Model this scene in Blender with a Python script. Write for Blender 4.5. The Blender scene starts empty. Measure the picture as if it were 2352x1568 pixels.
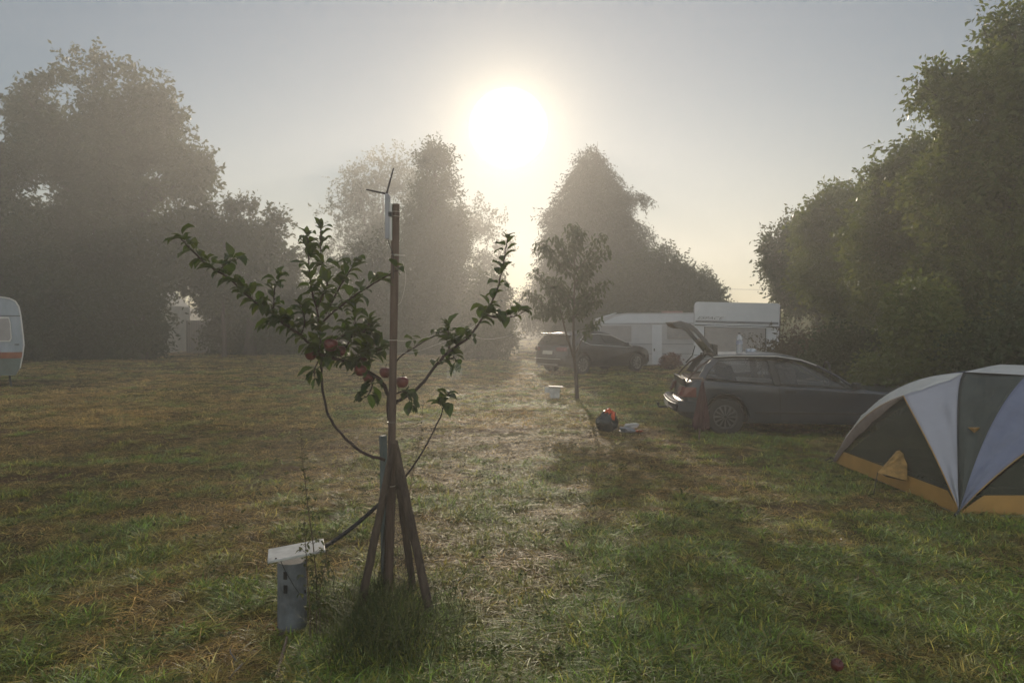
import bpy, math, random
import numpy as np
from mathutils import Vector, Matrix, Euler
R = math.radians
PI = math.pi
sc = bpy.context.scene
# ------------------------------------------------------------------ camera
F = 1699.0; CX = 1176.0; HY = 745.0; CH = 1.7
cam_d = bpy.data.cameras.new('camera'); cam = bpy.data.objects.new('camera', cam_d)
sc.collection.objects.link(cam); sc.camera = cam
cam.location = (0, 0, CH); cam.rotation_euler = (R(90), 0, 0)
cam_d.lens = 26; cam_d.sensor_width = 36; cam_d.shift_y = -39 / 2352
cam_d.clip_start = 0.05; cam_d.clip_end = 2000
sc.render.resolution_x = 1024; sc.render.resolution_y = 682
# ------------------------------------------------------------------ render / view
sc.render.engine = 'CYCLES'
cy = sc.cycles
cy.use_denoising = True
try: cy.denoiser = 'OPENIMAGEDENOISE'
except Exception: pass
cy.max_bounces = 6; cy.diffuse_bounces = 2; cy.glossy_bounces = 2
cy.transmission_bounces = 4; cy.volume_bounces = 1; cy.transparent_max_bounces = 10
cy.caustics_reflective = False; cy.caustics_refractive = False
cy.use_adaptive_sampling = True; cy.adaptive_threshold = 0.006; cy.denoising_prefilter = 'FAST'
sc.view_settings.view_transform = 'Standard'; sc.view_settings.look = 'None'
sc.view_settings.exposure = 0.1; sc.view_settings.gamma = 1
# ------------------------------------------------------------------ sun and sky
SUN_EL = R(14.85); SUN_AZ = R(-0.3)
sundir = Vector((math.sin(SUN_AZ) * math.cos(SUN_EL), math.cos(SUN_AZ) * math.cos(SUN_EL), math.sin(SUN_EL)))
sl = bpy.data.lights.new('sun', 'SUN'); sl.energy = 2.9; sl.angle = R(0.6); sl.color = (1.0, 0.84, 0.65)
so = bpy.data.objects.new('sun', sl); sc.collection.objects.link(so)
so.rotation_euler = (-sundir).to_track_quat('-Z', 'Y').to_euler(); so.location = (0, 60, 30)
w = bpy.data.worlds.new('World'); sc.world = w; w.use_nodes = True
nt = w.node_tree; nt.nodes.clear()
def N(t, tree, **kw):
    n = tree.nodes.new(t)
    for k, v in kw.items(): setattr(n, k, v)
    return n
wo = N('ShaderNodeOutputWorld', nt); bg = N('ShaderNodeBackground', nt); bg.inputs[1].default_value = 0.05
sky = N('ShaderNodeTexSky', nt, sky_type='NISHITA'); sky.sun_disc = False
sky.sun_elevation = SUN_EL; sky.sun_rotation = SUN_AZ
sky.air_density = 1.1; sky.dust_density = 0.05; sky.ozone_density = 1.0; sky.altitude = 0
nt.links.new(sky.outputs[0], bg.inputs[0])
geo = N('ShaderNodeTexCoord', nt)
# the disc and the aureole of the sun seen through fog: a function of the direction to the sun only
dot = N('ShaderNodeVectorMath', nt, operation='DOT_PRODUCT'); dot.inputs[1].default_value = sundir
nt.links.new(geo.outputs['Generated'], dot.inputs[0])
ac = N('ShaderNodeMath', nt, operation='ARCCOSINE'); nt.links.new(dot.outputs['Value'], ac.inputs[0])
def wm(op, a, b=None):
    n = N('ShaderNodeMath', nt, operation=op)
    for i, v in enumerate((a, b)):
        if v is None: continue
        if isinstance(v, (int, float)): n.inputs[i].default_value = v
        else: nt.links.new(v, n.inputs[i])
    return n.outputs[0]
disc = N('ShaderNodeMapRange', nt, interpolation_type='SMOOTHSTEP')
disc.inputs['From Min'].default_value = R(1.9); disc.inputs['From Max'].default_value = R(3.05)
disc.inputs['To Min'].default_value = 1; disc.inputs['To Max'].default_value = 0
nt.links.new(ac.outputs[0], disc.inputs['Value'])
halo1 = wm('EXPONENT', wm('MULTIPLY', ac.outputs[0], -1 / R(2.4)))
halo2 = wm('EXPONENT', wm('MULTIPLY', ac.outputs[0], -1 / R(11)))
def emis(col, val, k):
    b = N('ShaderNodeBackground', nt); b.inputs[0].default_value = (*col, 1)
    nt.links.new(wm('MULTIPLY', val, k), b.inputs[1]); return b.outputs[0]
def addsh(a, b):
    n = N('ShaderNodeAddShader', nt); nt.links.new(a, n.inputs[0]); nt.links.new(b, n.inputs[1]); return n.outputs[0]
fill_veil = N('ShaderNodeBackground', nt); fill_veil.inputs[0].default_value = (.92, .93, .92, 1); vsep = N('ShaderNodeSeparateXYZ', nt); nt.links.new(geo.outputs['Generated'], vsep.inputs[0])
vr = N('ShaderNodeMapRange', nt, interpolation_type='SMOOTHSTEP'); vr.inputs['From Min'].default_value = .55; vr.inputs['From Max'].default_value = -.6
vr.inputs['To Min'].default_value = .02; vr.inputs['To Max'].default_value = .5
nt.links.new(vsep.outputs['Y'], vr.inputs['Value']); nt.links.new(vr.outputs[0], fill_veil.inputs[1])   # fog-grey sky, brightened behind the camera as added fill for camera-facing surfaces
S = addsh(bg.outputs[0], fill_veil.outputs[0])
S = addsh(S, emis((1, 0.93, 0.8), disc.outputs[0], 6.0))
S = addsh(S, emis((1, 0.80, 0.50), halo1, 2.2))
S = addsh(S, emis((1, 0.84, 0.60), halo2, 0.05))
nt.links.new(S, wo.inputs[0])
w.cycles.sampling_method = 'MANUAL'; w.cycles.sample_map_resolution = 512
# ------------------------------------------------------------------ helpers
C = sc.collection
rnd = random.Random(7)
def P(px, py, d):
    return Vector(((px - CX) / F * d, d, CH - (py - HY) / F * d))
def GD(py): return CH * F / (py - HY)

_lat = np.random.RandomState(3).rand(32, 32, 32)
def noise3(p, f=1.0):
    p = np.asarray(p) * f
    i = np.floor(p).astype(int); t = p - i; t = t * t * (3 - 2 * t)
    out = 0
    for dx in (0, 1):
        for dy in (0, 1):
            for dz in (0, 1):
                wgt = (t[..., 0] if dx else 1 - t[..., 0]) * (t[..., 1] if dy else 1 - t[..., 1]) * (t[..., 2] if dz else 1 - t[..., 2])
                out = out + wgt * _lat[(i[..., 0] + dx) % 32, (i[..., 1] + dy) % 32, (i[..., 2] + dz) % 32]
    return out
def noise2(x, y, f, z=0.0):
    p = np.stack([np.asarray(x, float), np.asarray(y, float), np.full(np.shape(x), z / f)], -1)
    return noise3(p, f)
def gh(x, y):
    x = np.asarray(x, float); y = np.asarray(y, float)
    return 0.06 * (noise2(x, y, 0.45, 1.3) - .5) + 0.06 * (noise2(x, y, 1.7, 5.1) - .5) + 0.035 * (noise2(x, y, 5.3, 9.7) - .5)
def g1(x, y): return float(gh(np.array([x]), np.array([y]))[0])

ROOT = {}
def setp(o, label=None, cat=None, group=None, kind=None):
    if label: o['label'] = label
    if cat: o['category'] = cat
    if group: o['group'] = group
    if kind: o['kind'] = kind
    return o
def thing(name, label, cat, loc=(0, 0, 0), rotz=0, group=None, rot=None):
    o = bpy.data.objects.new(name, None); C.objects.link(o); o.empty_display_size = 0.1
    o.location = loc; o.rotation_euler = rot if rot else (0, 0, rotz)
    ROOT[o.name] = (Matrix.Translation(Vector(loc)) @ Euler(o.rotation_euler).to_matrix().to_4x4()).inverted()
    return setp(o, label, cat, group)
def rootinv(o):
    while o.parent: o = o.parent
    return ROOT.get(o.name, Matrix.Identity(4))
class MB:
    def __init__(s): s.v = []; s.f = []; s.mi = []
    def add(s, vs, fs, m=0):
        b = len(s.v); s.v += [tuple(p) for p in vs]
        for f in fs: s.f.append(tuple(i + b for i in f)); s.mi.append(m)
        return s
    def box(s, c, sz, rot=None, m=0):
        M = rot.to_matrix() if rot else Matrix.Identity(3)
        vs = [Vector(c) + M @ Vector((sx * sz[0] / 2, sy * sz[1] / 2, sz_ * sz[2] / 2)) for sz_ in (-1, 1) for sy in (-1, 1) for sx in (-1, 1)]
        return s.add(vs, [(0, 2, 3, 1), (4, 5, 7, 6), (0, 1, 5, 4), (2, 6, 7, 3), (0, 4, 6, 2), (1, 3, 7, 5)], m)
    def tube(s, pts, rad, n=8, cap=True, m=0):
        pts = [Vector(p) for p in pts]
        if not hasattr(rad, '__len__'): rad = [rad] * len(pts)
        ref = None; vs = []
        for i, p in enumerate(pts):
            t = (pts[min(i + 1, len(pts) - 1)] - pts[max(i - 1, 0)])
            if t.length < 1e-9: t = Vector((0, 0, 1))
            t.normalize()
            if ref is None:
                a = Vector((1, 0, 0)) if abs(t.x) < .8 else Vector((0, 1, 0)); ref = (a - t * a.dot(t)).normalized()
            else:
                ref = ref - t * ref.dot(t)
                ref = ref.normalized() if ref.length > 1e-6 else t.orthogonal().normalized()
            bi = t.cross(ref)
            for k in range(n):
                a = 2 * PI * k / n
                vs.append(p + (ref * math.cos(a) + bi * math.sin(a)) * rad[i])
        fs = []
        for i in range(len(pts) - 1):
            for k in range(n):
                a = i * n + k; b = i * n + (k + 1) % n
                fs.append((a, b, b + n, a + n))
        if cap:
            fs.append(tuple(range(n - 1, -1, -1))); fs.append(tuple(range((len(pts) - 1) * n, len(pts) * n)))
        return s.add(vs, fs, m)
    def lathe(s, prof, c=(0, 0, 0), n=20, m=0, squash=None):
        vs = []; c = Vector(c)
        for r, z in prof:
            for k in range(n):
                a = 2 * PI * k / n
                vs.append(c + Vector((r * math.cos(a), r * math.sin(a), z)))
        fs = []
        for i in range(len(prof) - 1):
            for k in range(n):
                a = i * n + k; b = i * n + (k + 1) % n
                fs.append((a, b, b + n, a + n))
        fs.append(tuple(range(n - 1, -1, -1))); fs.append(tuple(range((len(prof) - 1) * n, len(prof) * n)))
        return s.add(vs, fs, m)
    def build(s, name, mat, parent=None, world=True, smooth=False, bevel=0, angle=40):
        me = bpy.data.meshes.new(name)
        vs = s.v
        if parent is not None and world:
            M = rootinv(parent); vs = [tuple(M @ Vector(p)) for p in s.v]
        me.from_pydata(vs, [], s.f); 
        for m in (mat if isinstance(mat, (list, tuple)) else [mat]): me.materials.append(m)
        if isinstance(mat, (list, tuple)): me.polygons.foreach_set('material_index', s.mi)
        me.update()
        o = bpy.data.objects.new(name, me); C.objects.link(o)
        if parent is not None: o.parent = parent
        if smooth:
            me.shade_smooth()
            me.set_sharp_from_angle(angle=R(angle))
        if bevel:
            b = o.modifiers.new('bevel', 'BEVEL'); b.width = bevel; b.segments = 2; b.limit_method = 'ANGLE'
        return o
def npmesh(name, V, Fc, mat, parent=None, attrs=None, smooth=False):
    """V (n,3), Fc (m,k) arrays"""
    me = bpy.data.meshes.new(name); k = Fc.shape[1]
    if parent is not None:
        M = np.array(rootinv(parent)); V = V @ M[:3, :3].T + M[:3, 3]
    me.vertices.add(len(V)); me.vertices.foreach_set('co', V.astype(np.float32).ravel())
    me.loops.add(Fc.size); me.loops.foreach_set('vertex_index', Fc.astype(np.int32).ravel())
    me.polygons.add(len(Fc)); me.polygons.foreach_set('loop_start', np.arange(0, Fc.size, k, dtype=np.int32))
    me.update(calc_edges=True)
    for an, arr in (attrs or {}).items():
        a = me.attributes.new(an, 'FLOAT', 'POINT'); a.data.foreach_set('value', arr.astype(np.float32))
    me.materials.append(mat)
    if smooth: me.shade_smooth()
    o = bpy.data.objects.new(name, me); C.objects.link(o)
    if parent is not None: o.parent = parent
    return o
# ------------------------------------------------------------------ materials
def mat_new(name):
    m = bpy.data.materials.new(name); m.use_nodes = True; m.node_tree.nodes.clear(); return m, m.node_tree
def pm(name, col, rough=.6, metal=0, var=.25, scale=6, col2=None, bump=0, bscale=60, stretch=None, alpha=1, coat=0, spec=.5):
    m, t = mat_new(name)
    out = N('ShaderNodeOutputMaterial', t); p = N('ShaderNodeBsdfPrincipled', t)
    t.links.new(p.outputs[0], out.inputs[0])
    tc = N('ShaderNodeTexCoord', t); mp = N('ShaderNodeMapping', t); t.links.new(tc.outputs['Object'], mp.inputs[0])
    if stretch: mp.inputs['Scale'].default_value = stretch
    n1 = N('ShaderNodeTexNoise', t); n1.inputs['Scale'].default_value = scale; n1.inputs['Detail'].default_value = 6; n1.inputs['Roughness'].default_value = .65
    t.links.new(mp.outputs[0], n1.inputs['Vector'])
    cr = N('ShaderNodeValToRGB', t); cr.color_ramp.elements[0].position = .35; cr.color_ramp.elements[1].position = .65
    c2 = col2 if col2 else tuple(c * (1 - var) for c in col)
    c1 = col if col2 else tuple(min(1, c * (1 + var)) for c in col)
    cr.color_ramp.elements[0].color = (*c2, 1); cr.color_ramp.elements[1].color = (*c1, 1)
    t.links.new(n1.outputs['Fac'], cr.inputs[0]); t.links.new(cr.outputs[0], p.inputs['Base Color'])
    p.inputs['Roughness'].default_value = rough; p.inputs['Metallic'].default_value = metal
    p.inputs['Alpha'].default_value = alpha; p.inputs['Coat Weight'].default_value = coat
    p.inputs['Specular IOR Level'].default_value = spec
    mr = N('ShaderNodeMapRange', t); mr.inputs['To Min'].default_value = max(0.02, rough - .12); mr.inputs['To Max'].default_value = min(1, rough + .12)
    t.links.new(n1.outputs['Fac'], mr.inputs['Value']); t.links.new(mr.outputs[0], p.inputs['Roughness'])
    if bump:
        n2 = N('ShaderNodeTexNoise', t); n2.inputs['Scale'].default_value = bscale; n2.inputs['Detail'].default_value = 4
        t.links.new(mp.outputs[0], n2.inputs['Vector'])
        b = N('ShaderNodeBump', t); b.inputs['Strength'].default_value = bump; b.inputs['Distance'].default_value = .01
        t.links.new(n2.outputs['Fac'], b.inputs['Height']); t.links.new(b.outputs[0], p.inputs['Normal'])
    return m
def leafmat(name, dark, light, trans, tf=.4, rough=.5, inst=False, spec=.4):
    m, t = mat_new(name)
    out = N('ShaderNodeOutputMaterial', t)
    at = N('ShaderNodeAttribute', t); at.attribute_name = 'tint'
    cr = N('ShaderNodeValToRGB', t); cr.color_ramp.elements[0].color = (*dark, 1); cr.color_ramp.elements[1].color = (*light, 1)
    t.links.new(at.outputs['Fac'], cr.inputs[0])
    p = N('ShaderNodeBsdfPrincipled', t); t.links.new(cr.outputs[0], p.inputs['Base Color'])
    p.inputs['Roughness'].default_value = rough; p.inputs['Specular IOR Level'].default_value = spec
    tr = N('ShaderNodeBsdfTranslucent', t)
    mx = N('ShaderNodeMix', t, data_type='RGBA'); mx.blend_type = 'MIX'
    mx.inputs['A'].default_value = (*trans, 1); mx.inputs['B'].default_value = (trans[0] * 1.5, trans[1] * 1.05, trans[2] * .8, 1)
    t.links.new(at.outputs['Fac'], mx.inputs['Factor']); t.links.new(mx.outputs['Result'], tr.inputs[0])
    ms = N('ShaderNodeMixShader', t); ms.inputs[0].default_value = tf
    t.links.new(p.outputs[0], ms.inputs[1]); t.links.new(tr.outputs[0], ms.inputs[2]); t.links.new(ms.outputs[0], out.inputs[0])
    return m
def glassmat(name, tint=(.02, .025, .03), alpha=.5, rough=.04):
    m, t = mat_new(name)
    out = N('ShaderNodeOutputMaterial', t); p = N('ShaderNodeBsdfPrincipled', t)
    n1 = N('ShaderNodeTexNoise', t); n1.inputs['Scale'].default_value = 5; n1.inputs['Detail'].default_value = 5
    mr = N('ShaderNodeMapRange', t); mr.inputs['To Min'].default_value = rough; mr.inputs['To Max'].default_value = rough + .25
    t.links.new(n1.outputs['Fac'], mr.inputs['Value']); t.links.new(mr.outputs[0], p.inputs['Roughness'])
    p.inputs['Base Color'].default_value = (*tint, 1); p.inputs['Alpha'].default_value = alpha
    p.inputs['Specular IOR Level'].default_value = .8
    t.links.new(p.outputs[0], out.inputs[0]); return m

M_bark = pm('bark', (.075, .055, .04), .9, bump=.8, bscale=40, stretch=(1, 1, .25))
M_apbark = pm('apple_bark', (.05, .03, .022), .75, bump=.6, bscale=90, col2=(.022, .013, .01), scale=20)
M_wood = pm('weathered_wood', (.14, .095, .07), .85, bump=.7, bscale=120, stretch=(1, 1, .08), scale=14, col2=(.06, .038, .028))
M_wood2 = pm('stake_wood', (.105, .075, .052), .85, bump=1, bscale=120, stretch=(1, 1, .06), scale=22, col2=(.035, .022, .016))
M_greypost = pm('grey_post', (.08, .1, .1), .6, bump=.2)
M_white = pm('white_paint', (.60, .60, .57), .5, col2=(.38, .37, .34), scale=9)
M_greypipe = pm('grey_pipe', (.18, .195, .21), .55, col2=(.08, .088, .095), scale=7, bump=.2)
M_black = pm('black_plastic', (.02, .02, .02), .5, var=.3)
M_blackrub = pm('black_rubber', (.018, .018, .018), .8, var=.3, bump=.3)
M_dark = pm('dark_interior', (.02, .018, .018), .9)
M_brownint = pm('brown_trim', (.07, .04, .032), .7)
M_wire = pm('wire', (.5, .48, .42), .3, metal=.6, var=.1)
M_string = pm('pale_string', (.6, .57, .48), .5, var=.1)
M_appleskin = pm('apple_skin', (.17, .035, .028), .42, col2=(.06, .016, .014), scale=14, bump=.05)
M_appleleaf = leafmat('apple_leaf', (.015, .028, .010), (.042, .06, .018), (.10, .20, .02), .28, .5, spec=.35)
M_trunkdist = M_bark
M_fol_a = leafmat('foliage_broadleaf', (.035, .055, .018), (.075, .095, .03), (.08, .12, .02), .3)
M_fol_b = leafmat('foliage_dark', (.025, .045, .014), (.055, .08, .022), (.06, .1, .015), .3)
M_fol_c = leafmat('foliage_conifer', (.02, .035, .016), (.04, .055, .02), (.03, .05, .01), .15)
M_fol_r = leafmat('foliage_hedge', (.05, .075, .018), (.15, .17, .04), (.16, .24, .03), .38, .4)
M_weed = leafmat('weed_dry', (.05, .04, .02), (.13, .10, .05), (.1, .08, .03), .25)
M_red = leafmat('red_foliage', (.12, .04, .03), (.22, .09, .06), (.2, .06, .04), .3)
M_corn = leafmat('corn_leaf', (.10, .15, .03), (.22, .25, .07), (.25, .3, .06), .4)
M_grass = leafmat('tall_grass_blade', (.03, .055, .016), (.14, .15, .05), (.10, .13, .03), .28, .6, spec=.2)
# instanced lawn material: colour comes from the point each tuft grows on
def lawnmat():
    m, t = mat_new('lawn_blade')
    out = N('ShaderNodeOutputMaterial', t)
    at = N('ShaderNodeAttribute', t); at.attribute_type = 'INSTANCER'; at.attribute_name = 'gcol'
    a2 = N('ShaderNodeAttribute', t); a2.attribute_name = 'tint'
    mr = N('ShaderNodeMapRange', t); mr.inputs['To Min'].default_value = .45; mr.inputs['To Max'].default_value = 1.7
    t.links.new(a2.outputs['Fac'], mr.inputs['Value'])
    mul = N('ShaderNodeVectorMath', t, operation='SCALE'); t.links.new(at.outputs['Color'], mul.inputs[0]); t.links.new(mr.outputs[0], mul.inputs['Scale'])
    p = N('ShaderNodeBsdfPrincipled', t); t.links.new(mul.outputs[0], p.inputs['Base Color']); p.inputs['Roughness'].default_value = .48
    p.inputs['Specular IOR Level'].default_value = .2
    tr = N('ShaderNodeBsdfTranslucent', t); t.links.new(mul.outputs[0], tr.inputs[0])
    ms = N('ShaderNodeMixShader', t); ms.inputs[0].default_value = .45
    t.links.new(p.outputs[0], ms.inputs[1]); t.links.new(tr.outputs[0], ms.inputs[2]); t.links.new(ms.outputs[0], out.inputs[0])
    return m
M_lawn = lawnmat()

# ================================================================== STRUCTURE: ground
def ground():
    ys = np.concatenate([np.arange(-6, 14, .08), np.arange(14, 40, .35), np.arange(40, 149, 3), [149.0]])
    xs = np.concatenate([[-108.], np.arange(-100, -12, 4), np.arange(-12, 12, .12), np.arange(12, 100, 4), [108.]])
    X, Y = np.meshgrid(xs, ys); Z = gh(X, Y)
    V = np.stack([X, Y, Z], -1).reshape(-1, 3); nx = len(xs); ny = len(ys)
    i = np.arange(nx - 1)[None, :] + nx * np.arange(ny - 1)[:, None]; i = i.ravel()
    Fc = np.stack([i, i + 1, i + 1 + nx, i + nx], -1)
    m, t = mat_new('ground_soil')
    out = N('ShaderNodeOutputMaterial', t); p = N('ShaderNodeBsdfPrincipled', t); t.links.new(p.outputs[0], out.inputs[0])
    tc = N('ShaderNodeTexCoord', t)
    def nz(s, d=6, r=.6):
        n = N('ShaderNodeTexNoise', t); n.inputs['Scale'].default_value = s; n.inputs['Detail'].default_value = d; n.inputs['Roughness'].default_value = r
        t.links.new(tc.outputs['Object'], n.inputs['Vector']); return n.outputs['Fac']
    def ramp(f, a, b, p0=.35, p1=.65):
        c = N('ShaderNodeValToRGB', t); c.color_ramp.elements[0].color = (*a, 1); c.color_ramp.elements[1].color = (*b, 1)
        c.color_ramp.elements[0].position = p0; c.color_ramp.elements[1].position = p1; t.links.new(f, c.inputs[0]); return c.outputs[0]
    def mix(f, a, b):
        x = N('ShaderNodeMix', t, data_type='RGBA'); t.links.new(f, x.inputs['Factor']); t.links.new(a, x.inputs['A']); t.links.new(b, x.inputs['B']); return x.outputs['Result']
    soil = ramp(nz(35), (.03, .02, .012), (.17, .10, .05))
    turf = ramp(nz(22), (.04, .045, .015), (.2, .17, .06))
    big = N('ShaderNodeMapRange', t); big.inputs['From Min'].default_value = .4; big.inputs['From Max'].default_value = .6; t.links.new(nz(.7, 5), big.inputs['Value'])
    t.links.new(mix(big.outputs[0], soil, turf), p.inputs['Base Color']); p.inputs['Roughness'].default_value = .95; p.inputs['Specular IOR Level'].default_value = .1
    b = N('ShaderNodeBump', t); b.inputs['Strength'].default_value = .9; b.inputs['Distance'].default_value = .03
    t.links.new(nz(45, 5, .7), b.inputs['Height']); t.links.new(b.outputs[0], p.inputs['Normal'])
    o = npmesh('ground', V, Fc, m, smooth=True); setp(o, kind='structure')
ground()

# ---- grass tufts instanced on points (stuff)
def blades(rs, n, rad, hmin, hmax, lean, wid, droop, segs=3):
    Vs = []; Fs = []; T = []; base = 0
    for _ in range(n):
        a = rs.rand() * 2 * PI; r = rad * math.sqrt(rs.rand())
        b = np.array([r * math.cos(a), r * math.sin(a), -.01])
        da = rs.rand() * 2 * PI if rs.rand() < .4 else a + rs.normal(0, .6)
        h = hmin + (hmax - hmin) * rs.rand() ** 1.3; ln = lean * (.3 + rs.rand())
        side = np.array([-math.sin(da), math.cos(da), 0]); out = np.array([math.cos(da), math.sin(da), 0]); w_ = wid * (.7 + .6 * rs.rand())
        tt = rs.rand()
        for k in range(segs + 1):
            s = k / segs
            c = b + out * h * ln * (s ** 1.6) * 1.2 + np.array([0, 0, 1]) * h * (s - droop * ln * s * s * .5)
            ww = w_ * (1 - s) ** .7 + .0002
            Vs += [c - side * ww / 2, c + side * ww / 2]; T += [tt, tt]
        for k in range(segs):
            i = base + 2 * k; Fs.append((i, i + 1, i + 3, i + 2))
        base += 2 * (segs + 1)
    return np.array(Vs), np.array(Fs), np.array(T)
def lawn():
    rs = np.random.RandomState(11)
    col = bpy.data.collections.new('grass_tuft_sources')
    specs = []
    for k in range(3): specs.append((24, .055, .015, .06, 1.6, .0062, .9))   # short sward
    for k in range(2): specs.append((15, .06, .015, .06, 2.4, .0058, 1.2))     # flattened straw
    for k in range(3): specs.append((22, .05, .03, .10, 1.6, .0072, 1.2))    # lush clump
    for k in range(2): specs.append((60, .16, .02, .05, 1.5, .009, .9))      # wide far tuft
    names = []
    for k, s in enumerate(specs):
        V, Fc, T = blades(rs, *s)
        o = npmesh('grass_tuft_%02d' % k, V, Fc, M_lawn, attrs={'tint': T}); C.objects.unlink(o); col.objects.link(o)
    # points
    pts = []
    def region(y0, y1, dens, far):
        n = int(dens * (y1 - y0) * (.74 * (y0 + y1) + 5))
        y = y0 + (y1 - y0) * rs.rand(n)
        x = (rs.rand(n) * 2 - 1) * (.74 * y + 2.5)
        wgt = (.74 * y + 2.5) / (.74 * y1 + 2.5); k = rs.rand(n) < wgt * (y0 + y1) / y1 / 1.0 + 0
        return x[k], y[k], np.full(k.sum(), far)
    segs = [(2.4, 5, 1300, 0), (5, 8, 900, 0), (8, 12, 450, 0), (12, 18, 110, 1), (18, 27, 34, 1), (27, 42, 16, 1), (42, 80, 4, 1)]
    X = []; Y = []; FR = []
    for s in segs:
        a, b, c = region(*s); X.append(a); Y.append(b); FR.append(c)
    X = np.concatenate(X); Y = np.concatenate(Y); FR = np.concatenate(FR)
    big = noise2(X, Y, .35, 2.2); mid = noise2(X, Y, 1.3, 7.7); fine = noise2(X, Y, 4.0, 3.1) * .55 + noise2(X, Y, 9.0, 6.1) * .45; r = rs.rand(len(X))
    stripe = noise2(X * .5 + Y * .9, (X - Y) * .25, 2.0, 4.4)
    # greenness: lush near the camera and to the right, straw further out and left
    gness = .22 * big + .30 * mid + .55 * (fine - .5) + .24 + .12 * (stripe - .5)
    gness = gness + np.clip((6.2 - Y) * .035, -.07, .1) + np.clip(X * .014, -.05, .045) + .15 * np.exp(-((X - .35) / 1.2) ** 2 - ((Y - 4.6) / 2.2) ** 2) + .03 + (rs.rand(len(X)) - .5) * .12
    bare = noise2(X, Y, 1.1, 12.5) * .6 + noise2(X, Y, 3.3, 14.5) * .4
    keep = (bare > .36) | (rs.rand(len(X)) < .3) | (FR > 0)
    # clear spots under the box and round the path of the stakes
    X, Y, FR, gness, bare, r = [a[keep] for a in (X, Y, FR, gness, bare, r)]
    n = len(X)
    lush = (gness + rs.normal(0, .05, n) > .56) & (FR == 0); straw = (gness < .47) & (FR == 0)
    kind = np.where(FR > 0, 8 + (r > .5), np.where(lush, 5 + (r * 2.999).astype(int), np.where(straw, 3 + (r > .5), (r * 2.999).astype(int)))).astype(np.int32)
    sel = rs.rand(n)
    g = np.clip((gness - .40) / .22, 0, 1)[:, None]
    green = np.array([.135, .20, .035]); olive = np.array([.29, .27, .06]); tan = np.array([.36, .26, .09]); brown = np.array([.22, .13, .055])
    dull = np.array([.20, .24, .11])
    cA = tan * (1 - sel[:, None] * .7) + brown * sel[:, None] * .7
    cB = np.where((sel > .5)[:, None], green, np.where((sel > .25)[:, None], olive, dull))
    colr = cA * (1 - g) + cB * g
    colr *= (.8 + 1.4 * rs.rand(n))[:, None]
    dead = rs.rand(n) < .035; colr[dead] = np.array([.24, .18, .09])
    scl = .75 + .55 * rs.rand(n); scl = np.where(kind >= 8, scl * 1.0, scl)
    hs = np.clip(.6 + 1.3 * noise2(X, Y, 1.7, 20.1), .6, 1.6)
    hs = np.where(lush, hs * .72, hs * .68); wsc = np.where(FR > 0, 1 + Y * .012, 1.0)
    me = bpy.data.meshes.new('grass'); me.vertices.add(n)
    me.vertices.foreach_set('co', np.stack([X, Y, gh(X, Y)], -1).astype(np.float32).ravel())
    a = me.attributes.new('gcol', 'FLOAT_VECTOR', 'POINT'); a.data.foreach_set('vector', colr.astype(np.float32).ravel())
    a = me.attributes.new('rot', 'FLOAT_VECTOR', 'POINT'); a.data.foreach_set('vector', np.stack([rs.normal(0, .12, n), rs.normal(0, .12, n), rs.rand(n) * 6.283], -1).astype(np.float32).ravel())
    a = me.attributes.new('scl', 'FLOAT_VECTOR', 'POINT'); a.data.foreach_set('vector', np.stack([scl * wsc, scl * wsc, scl * hs], -1).astype(np.float32).ravel())
    a = me.attributes.new('tk', 'INT', 'POINT'); a.data.foreach_set('value', kind)
    o = bpy.data.objects.new('grass', me); C.objects.link(o)
    setp(o, 'patchy green and straw coloured lawn grass', kind='stuff')
    o['category'] = 'grass'
    me.materials.append(M_lawn)
    ng = bpy.data.node_groups.new('lawn_scatter', 'GeometryNodeTree')
    ng.interface.new_socket('Geometry', in_out='INPUT', socket_type='NodeSocketGeometry')
    ng.interface.new_socket('Geometry', in_out='OUTPUT', socket_type='NodeSocketGeometry')
    gi = ng.nodes.new('NodeGroupInput'); go = ng.nodes.new('NodeGroupOutput')
    iop = ng.nodes.new('GeometryNodeInstanceOnPoints'); ci = ng.nodes.new('GeometryNodeCollectionInfo')
    ci.inputs['Collection'].default_value = col; ci.inputs['Separate Children'].default_value = True; ci.inputs['Reset Children'].default_value = True
    iop.inputs['Pick Instance'].default_value = True
    def na(nm, dt):
        q = ng.nodes.new('GeometryNodeInputNamedAttribute'); q.data_type = dt; q.inputs['Name'].default_value = nm; return q.outputs['Attribute']
    ng.links.new(gi.outputs[0], iop.inputs['Points']); ng.links.new(ci.outputs[0], iop.inputs['Instance'])
    ng.links.new(na('tk', 'INT'), iop.inputs['Instance Index']); ng.links.new(na('rot', 'FLOAT_VECTOR'), iop.inputs['Rotation'])
    ng.links.new(na('scl', 'FLOAT_VECTOR'), iop.inputs['Scale']); ng.links.new(iop.outputs[0], go.inputs[0])
    md = o.modifiers.new('scatter', 'NODES'); md.node_group = ng
    print('lawn tufts', n)
lawn()

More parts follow.
